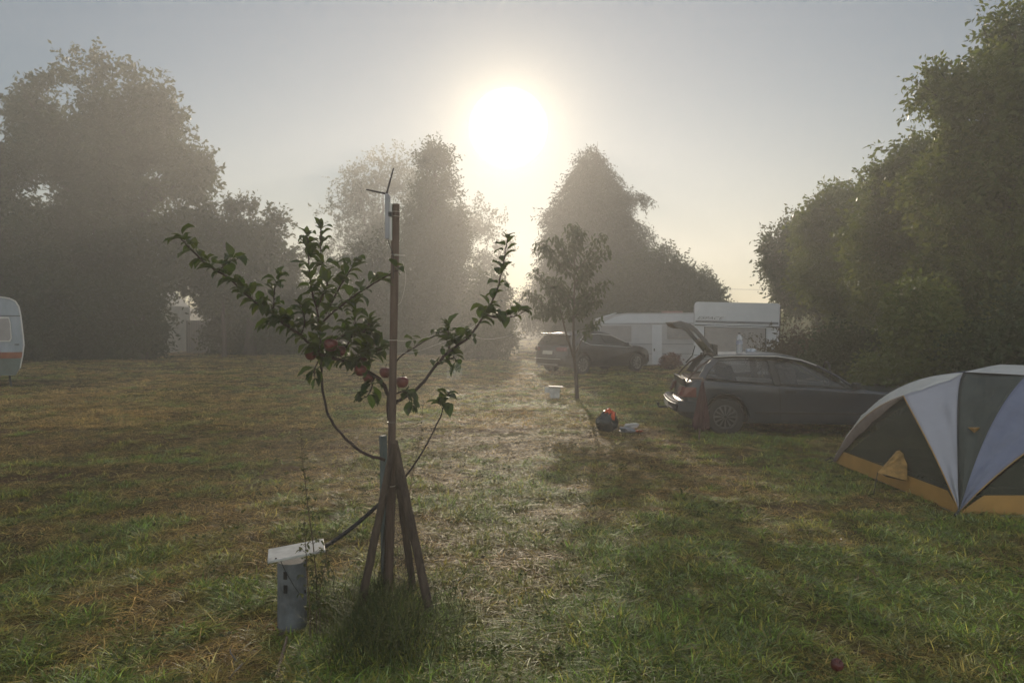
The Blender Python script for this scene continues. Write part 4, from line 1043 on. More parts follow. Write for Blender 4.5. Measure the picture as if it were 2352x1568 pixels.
def hatchback():
    cf = CarFrame(1667, 11.3, R(-6.5), .83)
    t = thing('hatchback_car', 'old dark blue-grey three-door hatchback with its tailgate raised', 'car', tuple(cf.loc), cf.th)
    q = cf.uz
    hw = .83; zs = .19
    A = [q(*p) for p in [(1578, 902), (1568, 925)]]
    belt = [q(*p) for p in [(1606, 866), (1620, 872), (1700, 878), (1780, 884), (1870, 889), (1950, 894)]]
    zb = belt[1][1]
    hood = [(belt[-1][0] + .12, belt[-1][1] + .015), (belt[-1][0] + .5, belt[-1][1] - .03), (3.0, .70), (3.18, .62), (3.24, .50), (3.22, .30), (3.05, zs)]
    ft = [p for p in arch(2.5, .335, zs)]
    rt = [p for p in arch(0, .335, zs)]
    rear = [(-.45, zs + .02), (-.66, .27), (-.72, .36), (-.735, .46), (-.70, .50), (-.66, .52), (-.645, .60), (-.62, .72), (-.57, .80), (-.50, .84)]
    outline = rear + belt[1:] + hood + ft + rt
    body = car_shell(outline, hw, zb, -.735, 3.24, M_paint, t, .06)
    # bumper: separate darker wrap
    def bump(u0, u1, z0, z1, nm, mat, inset=0.0):
        mb = MB(); ring = []
        for f in [-1, -.97, -.85, -.5, 0, .5, .85, .97, 1]:
            e = 1 - abs(f) ** 4
            ring.append((f, u0 + (1 - e) * .07))
        vs = []; 
        for f, u in ring:
            y = f * (hw + .012); vs += [(u, y, z0), (u - .015, y, (z0 + z1) / 2), (u, y, z1), (u + .09, y * .985, z1), (u + .09, y * .985, z0)]
        # wrap forward along the sides
        fs = []
        for i in range(len(ring) - 1):
            for kx in range(5): fs.append((i * 5 + kx, i * 5 + (kx + 1) % 5, (i + 1) * 5 + (kx + 1) % 5, (i + 1) * 5 + kx))
        mb.add(vs, fs)
        for sg in (-1, 1): mb.box(((u0 + u1) / 2 + .06, sg * (hw + .004), (z0 + z1) / 2), (u1 - u0 - .05, .03, z1 - z0))
        return mb.build(nm, mat, t, world=False, smooth=True, angle=35, bevel=.008)
    bp = bump(-.80, -.36, .36, .52, 'rear_bumper', M_bump)
    bump(-.815, -.38, .475, .492, 'bumper_strip', M_seamc); bump(-.812, -.38, .40, .408, 'bumper_strip', M_black)
    MB().tube([(-.78, .1, .33), (-.93, .1, .33), (-.94, .1, .37), (-.94, .1, .40)], [.022, .018, .018, .026], 8).build('tow_hitch', M_black, t, world=False)
    MB().box((-.815, 0, .42), (.012, .52, .11)).build('number_plate', M_plate, t, world=False, bevel=.004)
    # roof
    r0 = q(1641, 821); r1 = q(1690, 818); r2 = q(1790, 819.5); r3 = q(1845, 828); r4 = q(1878, 840)
    a0 = (belt[-1][0] + .06, belt[-1][1] + .01); rl = [(p.x, p.y) for p in catmull([Vector((*r_, 0)) for r_ in (r0, r1, r2, r3, r4)], 4)]
    yr = lambda z: tumble(z, zb, hw, .34)
    mb = MB(); fr = [-1, -.96, -.6, 0, .6, .96, 1]; vs = []
    zmin = [z for u, z in rl]
    for (u, z) in rl:
        for f in fr: vs.append((u + (.02 if abs(f) > .9 else 0), f * yr(z), z + .045 * (1 - f * f) - (.012 if abs(f) == 1 else 0)))
    nn = len(fr); m_ = len(rl); vs += [(v[0], v[1] * .97, v[2] - .03) for v in vs]
    fs = []
    for i in range(m_ - 1):
        for j in range(nn - 1):
            a = i * nn + j; fs.append((a, a + 1, a + nn + 1, a + nn)); b = a + m_ * nn; fs.append((b, b + nn, b + nn + 1, b + 1))
    for i in range(m_ - 1):
        for j in (0, nn - 1): a = i * nn + j; fs.append((a, a + nn, a + nn + m_ * nn, a + m_ * nn))
    for j in range(nn - 1):
        for i in (0, m_ - 1): a = i * nn + j; fs.append((a, a + 1, a + 1 + m_ * nn, a + m_ * nn))
    mb.add(vs, fs); mb.build('roof', M_paint, t, world=False, smooth=True, angle=35)
    # pillars and windows
    w1 = [q(*p) for p in [(1622, 868), (1630, 852), (1654, 829), (1700, 826), (1766, 829), (1779, 881), (1700, 876)]]
    w2 = [q(*p) for p in [(1794, 882), (1781, 831), (1828, 835), (1850, 840), (1872, 849), (1942, 889), (1870, 886)]]
    cp = [q(*p) for p in [(1605, 866), (1621, 871), (1630, 851), (1655, 827), (1641, 822), (1622, 840)]]
    bpz = [q(*p) for p in [(1778, 883), (1766, 828), (1782, 830), (1795, 884)]]
    greenhouse(t, None, hw, zb, M_paint, side_panels=[('rear_pillar', cp, M_paint), ('door_pillar', bpz, M_black)], k=.34, windows=(w1, w2), glass=M_glass)
    for sg in (-1, 1):
        y_ = lambda z: sg * (yr(z) - .006)
        mb = MB(); mb.tube([(a0[0] + .03, y_(a0[1]), a0[1]), ((a0[0] + r4[0]) / 2 + .03, y_((a0[1] + r4[1]) / 2), (a0[1] + r4[1]) / 2 + .012), (r4[0], y_(r4[1]), r4[1]), (r3[0], y_(r3[1]), r3[1]), (r2[0], y_(r2[1]), r2[1]), (r1[0], y_(r1[1]), r1[1]), (r0[0], y_(r0[1]), r0[1])], .021, 6)
        mb.build('roof_rail', M_paint, t, world=False, smooth=True)
        MB().tube([(u, y_(z) + sg * .022, z + .004) for u, z in (r0, r1, r2, r3, r4)], .007, 5).build('drip_strip', M_chrome if sg < 0 else M_black, t, world=False)
        # door shut lines, handle, side strip
        ud = belt[3][0] + .06
        MB().tube([(ud, sg * (hw + .001), belt[3][1] - .03), (ud + .02, sg * (hw + .003), .55), (ud + .02, sg * (hw + .001), .26)], .004, 4).build('door_gap', M_dark, t, world=False)
        MB().box((ud + .17, sg * (hw + .004), belt[3][1] - .10), (.16, .012, .045)).build('door_handle', M_black, t, world=False, bevel=.004)
        MB().box((1.25, sg * (hw + .003), .36), (1.65, .014, .035)).build('rub_strip', M_black, t, world=False, bevel=.004)
        MB().tube([(u, sg * (hw - .002), z + .004) for u, z in belt[1:]], .006, 4).build('belt_strip', M_black, t, world=False)
        # tail lamp wraps the corner
        u0 = -.655
        tl = MB(); pts = []
        for z in (.585, .735):
            pts += [(-.69 + (z - .585) * .35, sg * .42, z), (-.685 + (z - .585) * .35, sg * .70, z), (-.64 + (z - .585) * .35, sg * .815, z), (-.44, sg * (hw + .006), z)]
        tl.add(pts, [(0, 1, 5, 4), (1, 2, 6, 5), (2, 3, 7, 6)]); o = tl.build('tail_light', M_tail, t, world=False)
        so_ = o.modifiers.new('solid', 'SOLIDIFY'); so_.thickness = .02; so_.offset = 0
    # glass front, interior
    ws = [(a0[0] + .04, -yr(a0[1]) + .05, a0[1]), (a0[0] + .10, 0, a0[1]), (a0[0] + .04, yr(a0[1]) - .05, a0[1]), (r4[0] + .02, yr(r4[1]) - .04, r4[1]), (r4[0] + .05, 0, r4[1] + .035), (r4[0] + .02, -yr(r4[1]) + .04, r4[1])]
    MB().add(ws, [(0, 1, 4, 5), (1, 2, 3, 4)]).build('windscreen', M_glass, t, world=False)
    MB().tube([(a0[0] + .12, -.4, a0[1] + .02), (a0[0] + .06, -.05, a0[1] + .05)], .009, 5).build('wiper', M_chrome, t, world=False)
    MB().box((a0[0] + .03, -hw - .055, a0[1] + .045), (.09, .15, .10), Euler((0, 0, .2))).build('wing_mirror', M_black, t, world=False, bevel=.02)
    for sg in (-1, 1):
        MB().box((1.05, sg * .38, .78), (.16, .46, .52), Euler((0, R(-14), 0))).build('seat_back', M_seat, t, world=False, bevel=.05)
        MB().box((1.0, sg * .38, 1.06), (.09, .26, .15), Euler((0, R(-14), 0))).build('headrest', M_seat, t, world=False, bevel=.03)
    MB().box((.12, 0, .90), (.12, 1.22, .34), Euler((0, R(-18), 0))).build('rear_seat_back', M_seat, t, world=False, bevel=.04)
    MB().tube([(1.62, -.36 + .19 * math.cos(a), .93 + .19 * math.sin(a)) for a in [i * PI / 8 for i in range(17)]], .014, 6).build('steering_wheel', M_black, t, world=False)
    # load sill, boot lining seen through the open back, clutter
    MB().box((-.30, 0, .852), (.40, 1.34, .012)).build('load_cover', M_brownint, t, world=False)
    MB().box((-.60, 0, .80), (.05, 1.30, .11)).build('load_sill', M_black, t, world=False, bevel=.01)
    for sg in (-1, 1):
        mb = MB(); mb.tube([(-.56, sg * .70, .82), (-.50, sg * .69, .90), (-.36, sg * .66, 1.05), (-.20, sg * .62, r0[1] - .04), (-.10, sg * .56, r0[1] + .0)], .014, 6)
        mb.build('rear_opening_frame', M_brownint, t, world=False, smooth=True)
    # wheels
    for u in (0, 2.5):
        for y in (-hw + .09, hw - .09): wheel(t, u, y, .285, .185, 12, M_rim, .17)
    MB().box((1.25, 0, .25), (1.9, 1.3, .12)).build('underbody', M_dark, t, world=False)
    for u in (0, 2.5): MB().box((u, 0, .45), (.62, 1.2, .3)).build('wheel_well', M_dark, t, world=False)
    # raised tailgate
    hg = (r0[0] + .02, r0[1] + .03)
    hp = [q(px, py, -.55) for px, py in [(1642, 812), (1622, 780), (1600, 755), (1585, 744), (1562, 737), (1544, 740)]]
    inn = [q(px, py, -.55) for px, py in [(1640, 821), (1612, 800), (1588, 772), (1575, 762), (1562, 757), (1550, 750)]]
    inn = [tuple(Vector(a).lerp(Vector(b), f)) for a, b, f in zip(hp, inn, (.5, .42, .42, .5, .9, 1))]
    def gatepart(i0, i1, y0, y1, nm, mat, f0=0., f1=1.):
        mb = MB(); vs = []; 
        for i in range(i0, i1 + 1):
            o_ = Vector(hp[i]); i_ = Vector(inn[i]); a = o_.lerp(i_, f0); b = o_.lerp(i_, f1)
            vs += [(a.x, y0, a.y), (a.x, y1, a.y), (b.x, y1, b.y), (b.x, y0, b.y)]
        m = i1 - i0; fs = [(0, 1, 2, 3), (4 * m, 4 * m + 3, 4 * m + 2, 4 * m + 1)]
        for i in range(m):
            for k in range(4): fs.append((4 * i + k, 4 * (i + 1) + k, 4 * (i + 1) + (k + 1) % 4, 4 * i + (k + 1) % 4))
        mb.add(vs, fs); return mb.build(nm, mat, g, world=False)
    g = MB()
    vs = []
    # frame: side rails
    for sg in (-1, 1):
        b = len(g.v); vs = []
        for o_, i_ in zip(hp, inn): vs += [(o_[0], sg * .62, o_[1]), (o_[0], sg * .50, o_[1]), (i_[0], sg * .50, i_[1]), (i_[0], sg * .62, i_[1])]
        fs = [(0, 1, 2, 3), (20, 23, 22, 21)]
        for i in range(5):
            for k in range(4): fs.append((4 * i + k, 4 * (i + 1) + k, 4 * (i + 1) + (k + 1) % 4, 4 * i + (k + 1) % 4))
        g.add(vs, fs)
    ce = Vector(hp[0]).lerp(Vector(inn[0]), .5); g.tube([(ce.x, -.56, ce.y), (ce.x, .56, ce.y)], .02, 6)
    g = g.build('tailgate', M_paint, t, world=False)
    gatepart(3, 5, -.50, .50, 'lower_skin', M_paint, 0, .35); gatepart(3, 5, -.50, .50, 'inner_trim', M_brownint, .36, 1.)
    gatepart(0, 1, -.50, .50, 'top_rail', M_paint, 0, .6)
    gatepart(1, 3, -.50, .50, 'rear_glass', M_glass2, .12, .2)
    sp = [q(px, py, -.55) for px, py in [(1634, 789), (1648, 792), (1648, 816), (1642, 812)]]
    mb = MB(); mb.add([(u, y, z) for y in (-.58, .58) for u, z in sp], [(3, 2, 1, 0), (4, 5, 6, 7), (0, 1, 5, 4), (1, 2, 6, 5), (2, 3, 7, 6), (3, 0, 4, 7)]); mb.build('spoiler', M_black, g, world=False, bevel=.006)
    s0, s1 = q(1629, 806, -.6), q(1615, 842, -.6)
    for sg in (-1, 1):
        MB().tube([(s0[0] - .06, sg * .60, s0[1] + .05), ((s0[0] + s1[0]) / 2 - .06, sg * .61, (s0[1] + s1[1]) / 2), (s1[0] - .12, sg * .62, s1[1])], [.008, .008, .013], 6).build('gas_strut', M_black, t, world=False)
    return t, cf, rl
HB, HCF, HRL = hatchback()
# things on the roof of the hatchback
M_pet = glassmat('clear_plastic', (.55, .58, .62), .45, .05)
M_label = pm('bottle_label', (.30, .32, .40), .5, var=.15)
def bottle():
    d = 11.75; p = P(1698.5, 816, d)
    t = thing('water_bottle', 'large clear ribbed plastic water bottle with a dark cap standing on the hatchback roof', 'bottle', tuple(p))
    r = .051; pr = [(r * .8, 0), (r * .97, .012)]
    for k in range(6): z = .03 + k * .022; pr += [(r * .88, z), (r, z + .008), (r, z + .014)]
    pr += [(r, .17), (r * .97, .175), (r * .97, .235), (r, .24), (r, .26), (r * .86, .29), (r * .55, .318), (r * .3, .33), (r * .28, .342)]
    MB().lathe(pr, (0, 0, 0), 20).build('bottle_body', M_pet, t, world=False, smooth=True, angle=60)
    MB().lathe([(r * .99, .176), (r * .99, .234)], (0, 0, 0), 20).build('label_band', M_label, t, world=False, smooth=True)
    MB().lathe([(r * .36, .338), (r * .36, .357), (r * .3, .36)], (0, 0, 0), 14).build('cap', M_black, t, world=False)
bottle()
M_pale = pm('pale_blue_plastic', (.42, .46, .52), .4, var=.3, bump=.5, bscale=40)
o = crumple('plastic_bag', P(1725, 808, 12.0), (.085, .09, .05), 21, M_pale, amp=.7); setp(o, 'crumpled pale plastic bag on the hatchback roof right of the bottle', 'plastic bag')
setp(MB().tube(pxpath([(1750, 814), (1748, 808), (1750, 803), (1755, 803)], 12.0), [.006] * 19, 6).build('tent_peg', M_white), 'small white hook standing on the hatchback roof', 'hook')
# closed parasol leaning behind the tail of the car
def parasol():
    d = 10.75; 
    t = thing('closed_parasol', 'closed dark maroon parasol standing against the rear corner of the hatchback', 'parasol', (P(1606, 1014, d).x, d, 0))
    MB().tube([P(1605, 1022, d), P(1609, 950, d), P(1614, 872, d + .12), P(1614, 866, d + .13)], [.012, .012, .010, .004], 8).build('pole', M_stick, t)
    n = 20; rows = [(1614, 874, .012), (1613, 890, .03), (1612, 915, .055), (1611, 940, .075), (1611, 960, .095), (1611, 978, .105), (1611, 984, .10)]
    mb = MB(); vs = []
    for i, (px, py, r) in enumerate(rows):
        c = P(px, py, d + .1 - .02 * i)
        for k in range(n):
            a = 2 * PI * k / n; q = r * (1 + (.22 if k % 2 else -.2) * min(1, i / 2) + .1 * math.sin(3 * a + i)); dz = .02 * math.sin(a * 5) if i == len(rows) - 1 else 0
            vs.append(c + Vector((math.cos(a) * q, math.sin(a) * q, dz)))
    fs = [(i * n + k, i * n + (k + 1) % n, (i + 1) * n + (k + 1) % n, (i + 1) * n + k) for i in range(len(rows) - 1) for k in range(n)]
    mb.add(vs, fs); mb.build('canopy', M_maroon, t)
M_maroon = pm('maroon_fabric', (.055, .018, .02), .9, bump=.4, var=.3)
parasol()

def coupe():
    th = R(36); cf = CarFrame(1340, 25.2, th, .9)
    t = thing('coupe_car', 'dark arched-roof car with a bright window outline, parked before the pale caravans', 'car', tuple(cf.loc), th)
    q = cf.uz; hw = .9; zs = .22; r = .33
    def arch2(u0):
        a0 = -.25; return [(u0 + .39 * math.cos(a), .33 + .39 * math.sin(a)) for a in [a0 + (PI - 2 * a0) * k / 10 for k in range(11)]]
    wb = 2.6
    z_b = .93
    rear = [(-.50, zs + .02), (-.78, .30), (-.84, .45), (-.83, .60), (-.80, .72), (-.72, .92), (-.68, .99)]
    top = [(-.60, 1.0), (.2, .99), (1.0, .96), (1.9, .94), (2.35, .96), (2.75, .92), (3.1, .84), (3.3, .74), (3.40, .60), (3.40, .35), (3.2, zs)]
    outline = rear + top + arch2(wb) + arch2(0)
    car_shell(outline, hw, z_b, -.84, 3.40, M_paint2, t, .10)
    # roof arc (greenhouse)
    rl = [(-.66, 1.0), (-.50, 1.20), (-.34, 1.33), (-.22, 1.37), (.1, 1.42), (.6, 1.46), (1.0, 1.45), (1.35, 1.38), (1.7, 1.24), (2.05, 1.07), (2.32, .96)]
    yr = lambda z: tumble(z, .93, hw, .42)
    fr = [-1, -.94, -.5, 0, .5, .94, 1]
    def strip(i0, i1, nm, mat, sc_=1.0):
        mb = MB(); vs = []
        for (u, z) in rl[i0:i1 + 1]:
            for f in fr: vs.append((u - (.06 * (1 - f * f) if u < 0 else -.06 * (1 - f * f) if u > 1.3 else 0), f * yr(z) * sc_, z + .03 * (1 - f * f) - (.01 if abs(f) == 1 else 0)))
        n = len(fr); fs = [(i * n + j, i * n + j + 1, (i + 1) * n + j + 1, (i + 1) * n + j) for i in range(i1 - i0) for j in range(n - 1)]
        mb.add(vs, fs); return mb.build(nm, mat, t, world=False, smooth=True, angle=45)
    strip(0, 2, 'rear_window', M_glass2, .93); strip(2, 7, 'roof', M_paint2); strip(7, 10, 'windscreen', M_glass, .95)
    MB().box((-.50, 0, 1.365), (.34, 1.22, .03), Euler((0, R(8), 0))).build('spoiler', M_pale2, t, world=False, bevel=.01)
    win = [q(*p) for p in [(1338, 780), (1346, 773), (1362, 768), (1382, 766.5), (1411, 770), (1441, 786), (1453, 796), (1441, 797), (1400, 794), (1357, 791), (1347, 786)]]
    zt = max(z for u, z in win)
    for sg in (-1, 1):
        yf = lambda z: sg * (yr(z) - .01)
        sheet3([(u, yf(z) + sg * .004, z) for u, z in win], .004 * sg, (0, 1, 0)).build('side_window', M_glass, t, world=False)
        pp = [(u, yf(z) + sg * .012, z) for u, z in win] ; pp.append(pp[0]); MB().tube(pp, .017, 5, cap=False).build('chrome_outline', M_chrome, t, world=False)
        # panel behind the window between belt and roof
        pan = [(u, yf(z) - sg * .004, z) for u, z in [(-.62, .98)] + rl[1:10] + [(2.2, .96)]]
        sheet3(pan, .02 * sg, (0, 1, 0)).build('side_panel', M_paint2, t, world=False, smooth=True)
        um = (win[3][0] + win[4][0]) / 2 - .15
        MB().tube([(um - .05, yf(1.38) + sg * .012, 1.36), (um + .12, yf(.98) + sg * .012, .99)], .022, 5).build('door_pillar', M_black, t, world=False)
        MB().tube([(.62, sg * (hw + .002), .9), (.60, sg * (hw + .003), .4)], .005, 4).build('door_gap', M_dark, t, world=False)
        MB().box((1.98, sg * (hw + .07), 1.0), (.12, .18, .11)).build('wing_mirror', M_paint2, t, world=False, bevel=.03)
        tl = MB().box((-.76, sg * .66, .86), (.05, .40, .14), Euler((0, R(18), sg * R(-22)))).build('tail_light', M_tail, t, world=False, bevel=.01)
    MB().box((-.845, 0, .74), (.02, .52, .12), Euler((0, R(8), 0))).build('number_plate', M_plate, t, world=False, bevel=.003)
    for z, w_ in ((.53, 1.4), (.34, 1.1)): MB().box((-.865, 0, z), (.02, w_, .018)).build('rear_strip', M_chrome, t, world=False)
    MB().tube([(-.74, -.05, 1.02), (-.70, .25, 1.05)], .01, 4).build('rear_wiper', M_black, t, world=False)
    for u in (0, wb):
        for y in (-hw + .10, hw - .10): wheel(t, u, y, .33, .23, 10, M_rimb, .2)
        MB().box((u, 0, .5), (.7, 1.3, .3)).build('wheel_well', M_dark, t, world=False)
    MB().box((1.3, 0, .27), (2.0, 1.5, .1)).build('underbody', M_dark, t, world=False)
    MB().tube([(-.8, .45, .27), (-.9, .45, .26)], .03, 8).build('exhaust', M_chrome, t, world=False)
M_rimb = pm('alloy_rim', (.42, .41, .39), .35, metal=.6, var=.2)
M_pale2 = pm('pale_spoiler', (.35, .35, .34), .35, var=.1)
coupe()

# ================================================================== CARAVANS
M_cvan = pm('caravan_white', (.60, .62, .65), .5, var=.06, scale=2)
M_cvan2 = pm('caravan_grey', (.45, .45, .46), .55, var=.08, scale=2)
M_cvanold = pm('weathered_caravan', (.38, .42, .47), .55, col2=(.25, .30, .33), scale=3, stretch=(1, 1, .3))
M_cvanlow = pm('mossy_panel', (.16, .20, .18), .7, col2=(.10, .12, .10), scale=3)
M_rust = pm('orange_stripe', (.30, .10, .04), .6, col2=(.20, .055, .025), scale=5)
M_blind = pm('brown_grey_blind', (.32, .30, .29), .5, var=.12, scale=3)
M_trimd = pm('dark_trim', (.05, .055, .06), .6)
M_seam = pm('grey_seam', (.17, .18, .2), .6)
def rprism(prof, L, mat, name, t, bevel=.0, smooth=True):
    """prof: closed (a,z) cross-section in the local XZ plane, extruded L along +Y"""
    n = len(prof); vs = [(a, 0, z) for a, z in prof] + [(a, L, z) for a, z in prof]
    fs = [tuple(range(n)), tuple(reversed(range(n, 2 * n)))] + [(i, i + n, (i + 1) % n + n, (i + 1) % n) for i in range(n)]
    return MB().add(vs, fs).build(name, mat, t, world=False, smooth=smooth, angle=35, bevel=bevel)
def rrect(a0, a1, z0, z1, r, n=5, rb=None):
    rb = r if rb is None else rb; pts = []
    for (cx, cz, rr_, s) in ((a1 - r, z1 - r, r, 0), (a0 + r, z1 - r, r, 90), (a0 + rb, z0 + rb, rb, 180), (a1 - rb, z0 + rb, rb, 270)):
        for k in range(n + 1):
            a = R(s + 90 * k / n); pts.append((cx + rr_ * math.cos(a), cz + rr_ * math.sin(a)))
    return pts
def caravan_a():
    d = 21; pl = P(1590, 745, d); th = R(-15)                  # front end squarely turned to the camera
    t = thing('caravan', 'white caravan end with a long dark window and slanted lettering, just behind the raised tailgate', 'caravan', (pl.x, d, 0), rot=(0, R(1.6), th))
    W = 2.30; H = 2.345; r = .09
    body = rprism(rrect(0, W, .38, H, r, rb=.05), 4.6, M_cvan, 'body', t)
    def fr(a0, a1, z0, z1, y, dy, nm, mat, p=t, bv=.006): return MB().box(((a0 + a1) / 2, y - dy / 2, (z0 + z1) / 2), (a1 - a0, dy, z1 - z0)).build(nm, mat, p, world=False, bevel=bv)
    zz = lambda py: CH - (py - HY) / F * d
    fr(.04, W - .04, zz(739.5), zz(735), 0, .02, 'trim_strip', M_seam); fr(.02, W - .02, zz(747), zz(744.6), 0, .03, 'trim_strip', M_trimd)
    wdw = fr(.30, 1.93, zz(806), zz(750), 0, .035, 'front_window', M_blind, bv=.02)
    fr(.29, 1.95, zz(749), zz(746.5), 0, .05, 'window_rail', M_cvan, wdw); fr(.285, .31, zz(807), zz(749), 0, .045, 'window_frame', M_trimd, wdw); fr(1.92, 1.945, zz(807), zz(749), 0, .045, 'window_frame', M_trimd, wdw)
    for py in (815, 824): fr(.02, W - .02, zz(py) - .008, zz(py) + .008, 0, .012, 'panel_groove', M_seam)
    fr(.05, W - .05, zz(845), zz(832), 0, .03, 'gas_locker_lid', M_cvan2)
    for a in (.0, W): MB().tube([(a, -.004, .45), (a, -.004, H - r), ], .014, 6).build('corner_rail', M_trimd if a else M_cvan2, t, world=False)
    MB().box((W * .55, 2, H + .02), (.5, .5, .05)).build('roof_light', M_cvan, t, world=False, bevel=.01)
    tx = bpy.data.curves.new('lettering', 'FONT'); tx.body = 'ESPACE'; tx.size = .145; tx.shear = .45; tx.extrude = .003; tx.space_character = 1.0; tx.offset = -.002
    tmp = bpy.data.objects.new('tmp', tx); C.objects.link(tmp); dg = bpy.context.evaluated_depsgraph_get()
    me = bpy.data.meshes.new_from_object(tmp.evaluated_get(dg)); bpy.data.objects.remove(tmp)
    me.materials.clear(); me.materials.append(M_trimd)
    o = bpy.data.objects.new('lettering', me); C.objects.link(o); o.parent = t
    o.location = (.07, -.006, zz(732.5)); o.rotation_euler = (R(90), 0, 0); o.scale = (1.42, .8, 1)
    for a in (.35, W - .35):
        wheel(t, 0, 0, .3, .18, 6, M_rim) if False else None
    for a in (.12, W - .12): MB().box((a, 2.3, .3), (.16, .62, .6)).build('wheel', M_tyre, t, world=False, bevel=.08)
    MB().tube([(W / 2 - .5, .0, .42), (W / 2, -1.1, .42), (W / 2 + .5, 0, .42)], .035, 6).build('drawbar', M_trimd, t, world=False)
    MB().tube([(W / 2, -1.0, .45), (W / 2, -1.0, .08)], [.025, .025], 6).build('jockey_wheel', M_black, t, world=False)
caravan_a()
def caravan_b():
    d = 29.5; x0 = P(1352, 745, d).x; x1 = P(1606, 745, d).x; L = x1 - x0
    t = thing('caravan', 'long low pale caravan seen side-on behind the dark arched-roof car', 'caravan', (x0, d, 0), rotz=R(0))
    z = lambda py: CH - (py - HY) / F * d
    prof = [(0.12, z(838)), (0, z(800)), (.05, z(765)), (.45, z(735)), (1.0, z(722)), (1.5, z(719)), (L - .2, z(718)), (L, z(724)), (L, z(838))]
    rprism(list(reversed(prof)), 2.2, M_cvan2, 'body', t)
    band = [(.52, z(742)), (1.05, z(727)), (1.5, z(722)), (L - .05, z(721)), (L - .03, z(741)), (1.45, z(742)), (.9, z(745))]
    sheet3([(a, -.012, zz) for a, zz in reversed(band)], .02, (0, -1, 0)).build('roof_band', M_cvan, t, world=False)
    def fr(p0, p1, y0, y1, dy, nm, mat, p=t): return MB().box((((p0 + p1) / 2 - CX) / F * d - x0, -dy / 2, (z(y0) + z(y1)) / 2), ((p1 - p0) / F * d, dy, z(y0) - z(y1)), None).build(nm, mat, p, world=False, bevel=.008)
    dr = fr(1498, 1520, 746, 836, .03, 'door', M_cvan); fr(1501, 1504, 800, 806, .06, 'door_handle', M_trimd, dr)
    wn = fr(1532, 1590, 746, 778, .04, 'window', M_blind); fr(1530, 1592, 743.5, 746, .06, 'window_frame', M_cvan, wn)
    fr(1380, 1450, 748, 784, .04, 'window', M_blind)
    for py in (743, 790, 812): fr(1360, 1604, py - .6, py + .6, .02, 'side_moulding', M_seam)
    fr(1522, 1606, 840, 846, .03, 'ground_skirt', M_cvan2)
    MB().box((P(1556, 0, d).x - x0, 1.0, z(716)), (.75, .7, .09)).build('roof_vent', M_pinkvent, t, world=False, bevel=.02)
    MB().box((P(1470, 0, d).x - x0, .15, .3), (.62, .18, .6)).build('wheel', M_tyre, t, world=False, bevel=.08)
    MB().tube([(.2, -.5, 1.9), (1.1, -.02, 2.16)], .02, 5).build('awning_rail', M_cvan, t, world=False)
M_pinkvent = pm('faded_pink_vent', (.30, .17, .14), .6)
caravan_b()
def redplant():
    x = P(1542, 845, 27.8).x
    t = thing('potted_bush', 'small reddish bush standing against the side of the long low caravan', 'bush', (x, 27.8, 0))
    MB().lathe([(.12, 0), (.16, .22), (.15, .22)], (x, 27.8, 0), 12).build('pot', M_maroon, t)
    crown('foliage', [BL(1542, 828, 15, 12, 27.8), BL(1540, 838, 18, 8, 27.8)], 260, 7, .16, .09, M_red, t, 401, gap=0)
redplant()
def caravan_c():
    d = 20.0; xr = P(56, 745, d).x; L = 4.3; x0 = xr - L
    th = R(33); ex, ey = math.cos(th), math.sin(th); x0 = xr - L * ex; y0 = d - L * ey
    t = thing('caravan', 'old weathered caravan with an orange stripe, cut by the left frame edge', 'caravan', (x0, y0, 0), rotz=th)
    z = lambda py: CH - (py - HY) / F * d
    def xx(px):
        m = (px - CX) / F; return L + (m * d - xr) / (ex - m * ey)
    pr = [(xx(36), z(861)), (xx(46), z(845)), (xx(51), z(820)), (xx(55), z(792)), (xx(51), z(755)), (xx(47), z(722)), (xx(43), z(704)), (xx(35), z(692)), (xx(22), z(686)), (xx(0), z(683)), (xx(-60), z(678)), (.4, z(684)), (.1, z(710)), (0, z(800)), (.15, z(861))]
    rprism(list(reversed(pr)), 2.1, M_cvanold, 'body', t)
    def poly(pts, off, nm, mat, p=t, th=.012): return sheet3([(xx(a), -off, z(b)) for a, b in pts], -th, (0, -1, 0)).build(nm, mat, p, world=False)
    poly([(-200, 808), (52.5, 808), (50.5, 822), (-200, 822)], .012, 'orange_stripe', M_rust)
    poly([(-200, 822.5), (50, 822.5), (45, 845), (36, 860), (-200, 860)], .008, 'lower_panel', M_cvanlow)
    wf = poly([(-70, 728), (20, 728), (24, 740), (27, 776), (23, 784), (-70, 784)], .016, 'window', M_cream)
    poly([(-68, 731), (19, 731), (22, 742), (24, 775), (21, 781), (-68, 781)], .024, 'pane', M_blind, wf)
    poly([(13, 765), (22, 765), (22, 778), (14, 778)], .030, 'paper_note', M_cream, wf, .003)
    poly([(-200, 724), (46, 724.5), (46, 726), (-200, 726)], .006, 'roof_seam', M_trimd); poly([(33, 789.5), (44, 789.5), (44, 791.5), (33, 791.5)], .03, 'marker_light', M_trimd)
    ed = [(xx(a), -.012, z(b)) for a, b in [(46, 845), (51, 820), (55, 792), (51, 755), (47, 722), (43, 704), (35, 692), (22, 686), (0, 683), (-60, 678)]]
    MB().tube(ed, .018, 6).build('edge_moulding', M_cream, t, world=False)
    MB().box((1.9, .2, .28), (.6, .18, .56)).build('wheel', M_tyre, t, world=False, bevel=.08)
    for a in (.4, L - .35): MB().tube([(a, .4, z(855)), (a + .05, .4, -.02)], .025, 6).build('corner_steady', M_trimd, t, world=False)
caravan_c()

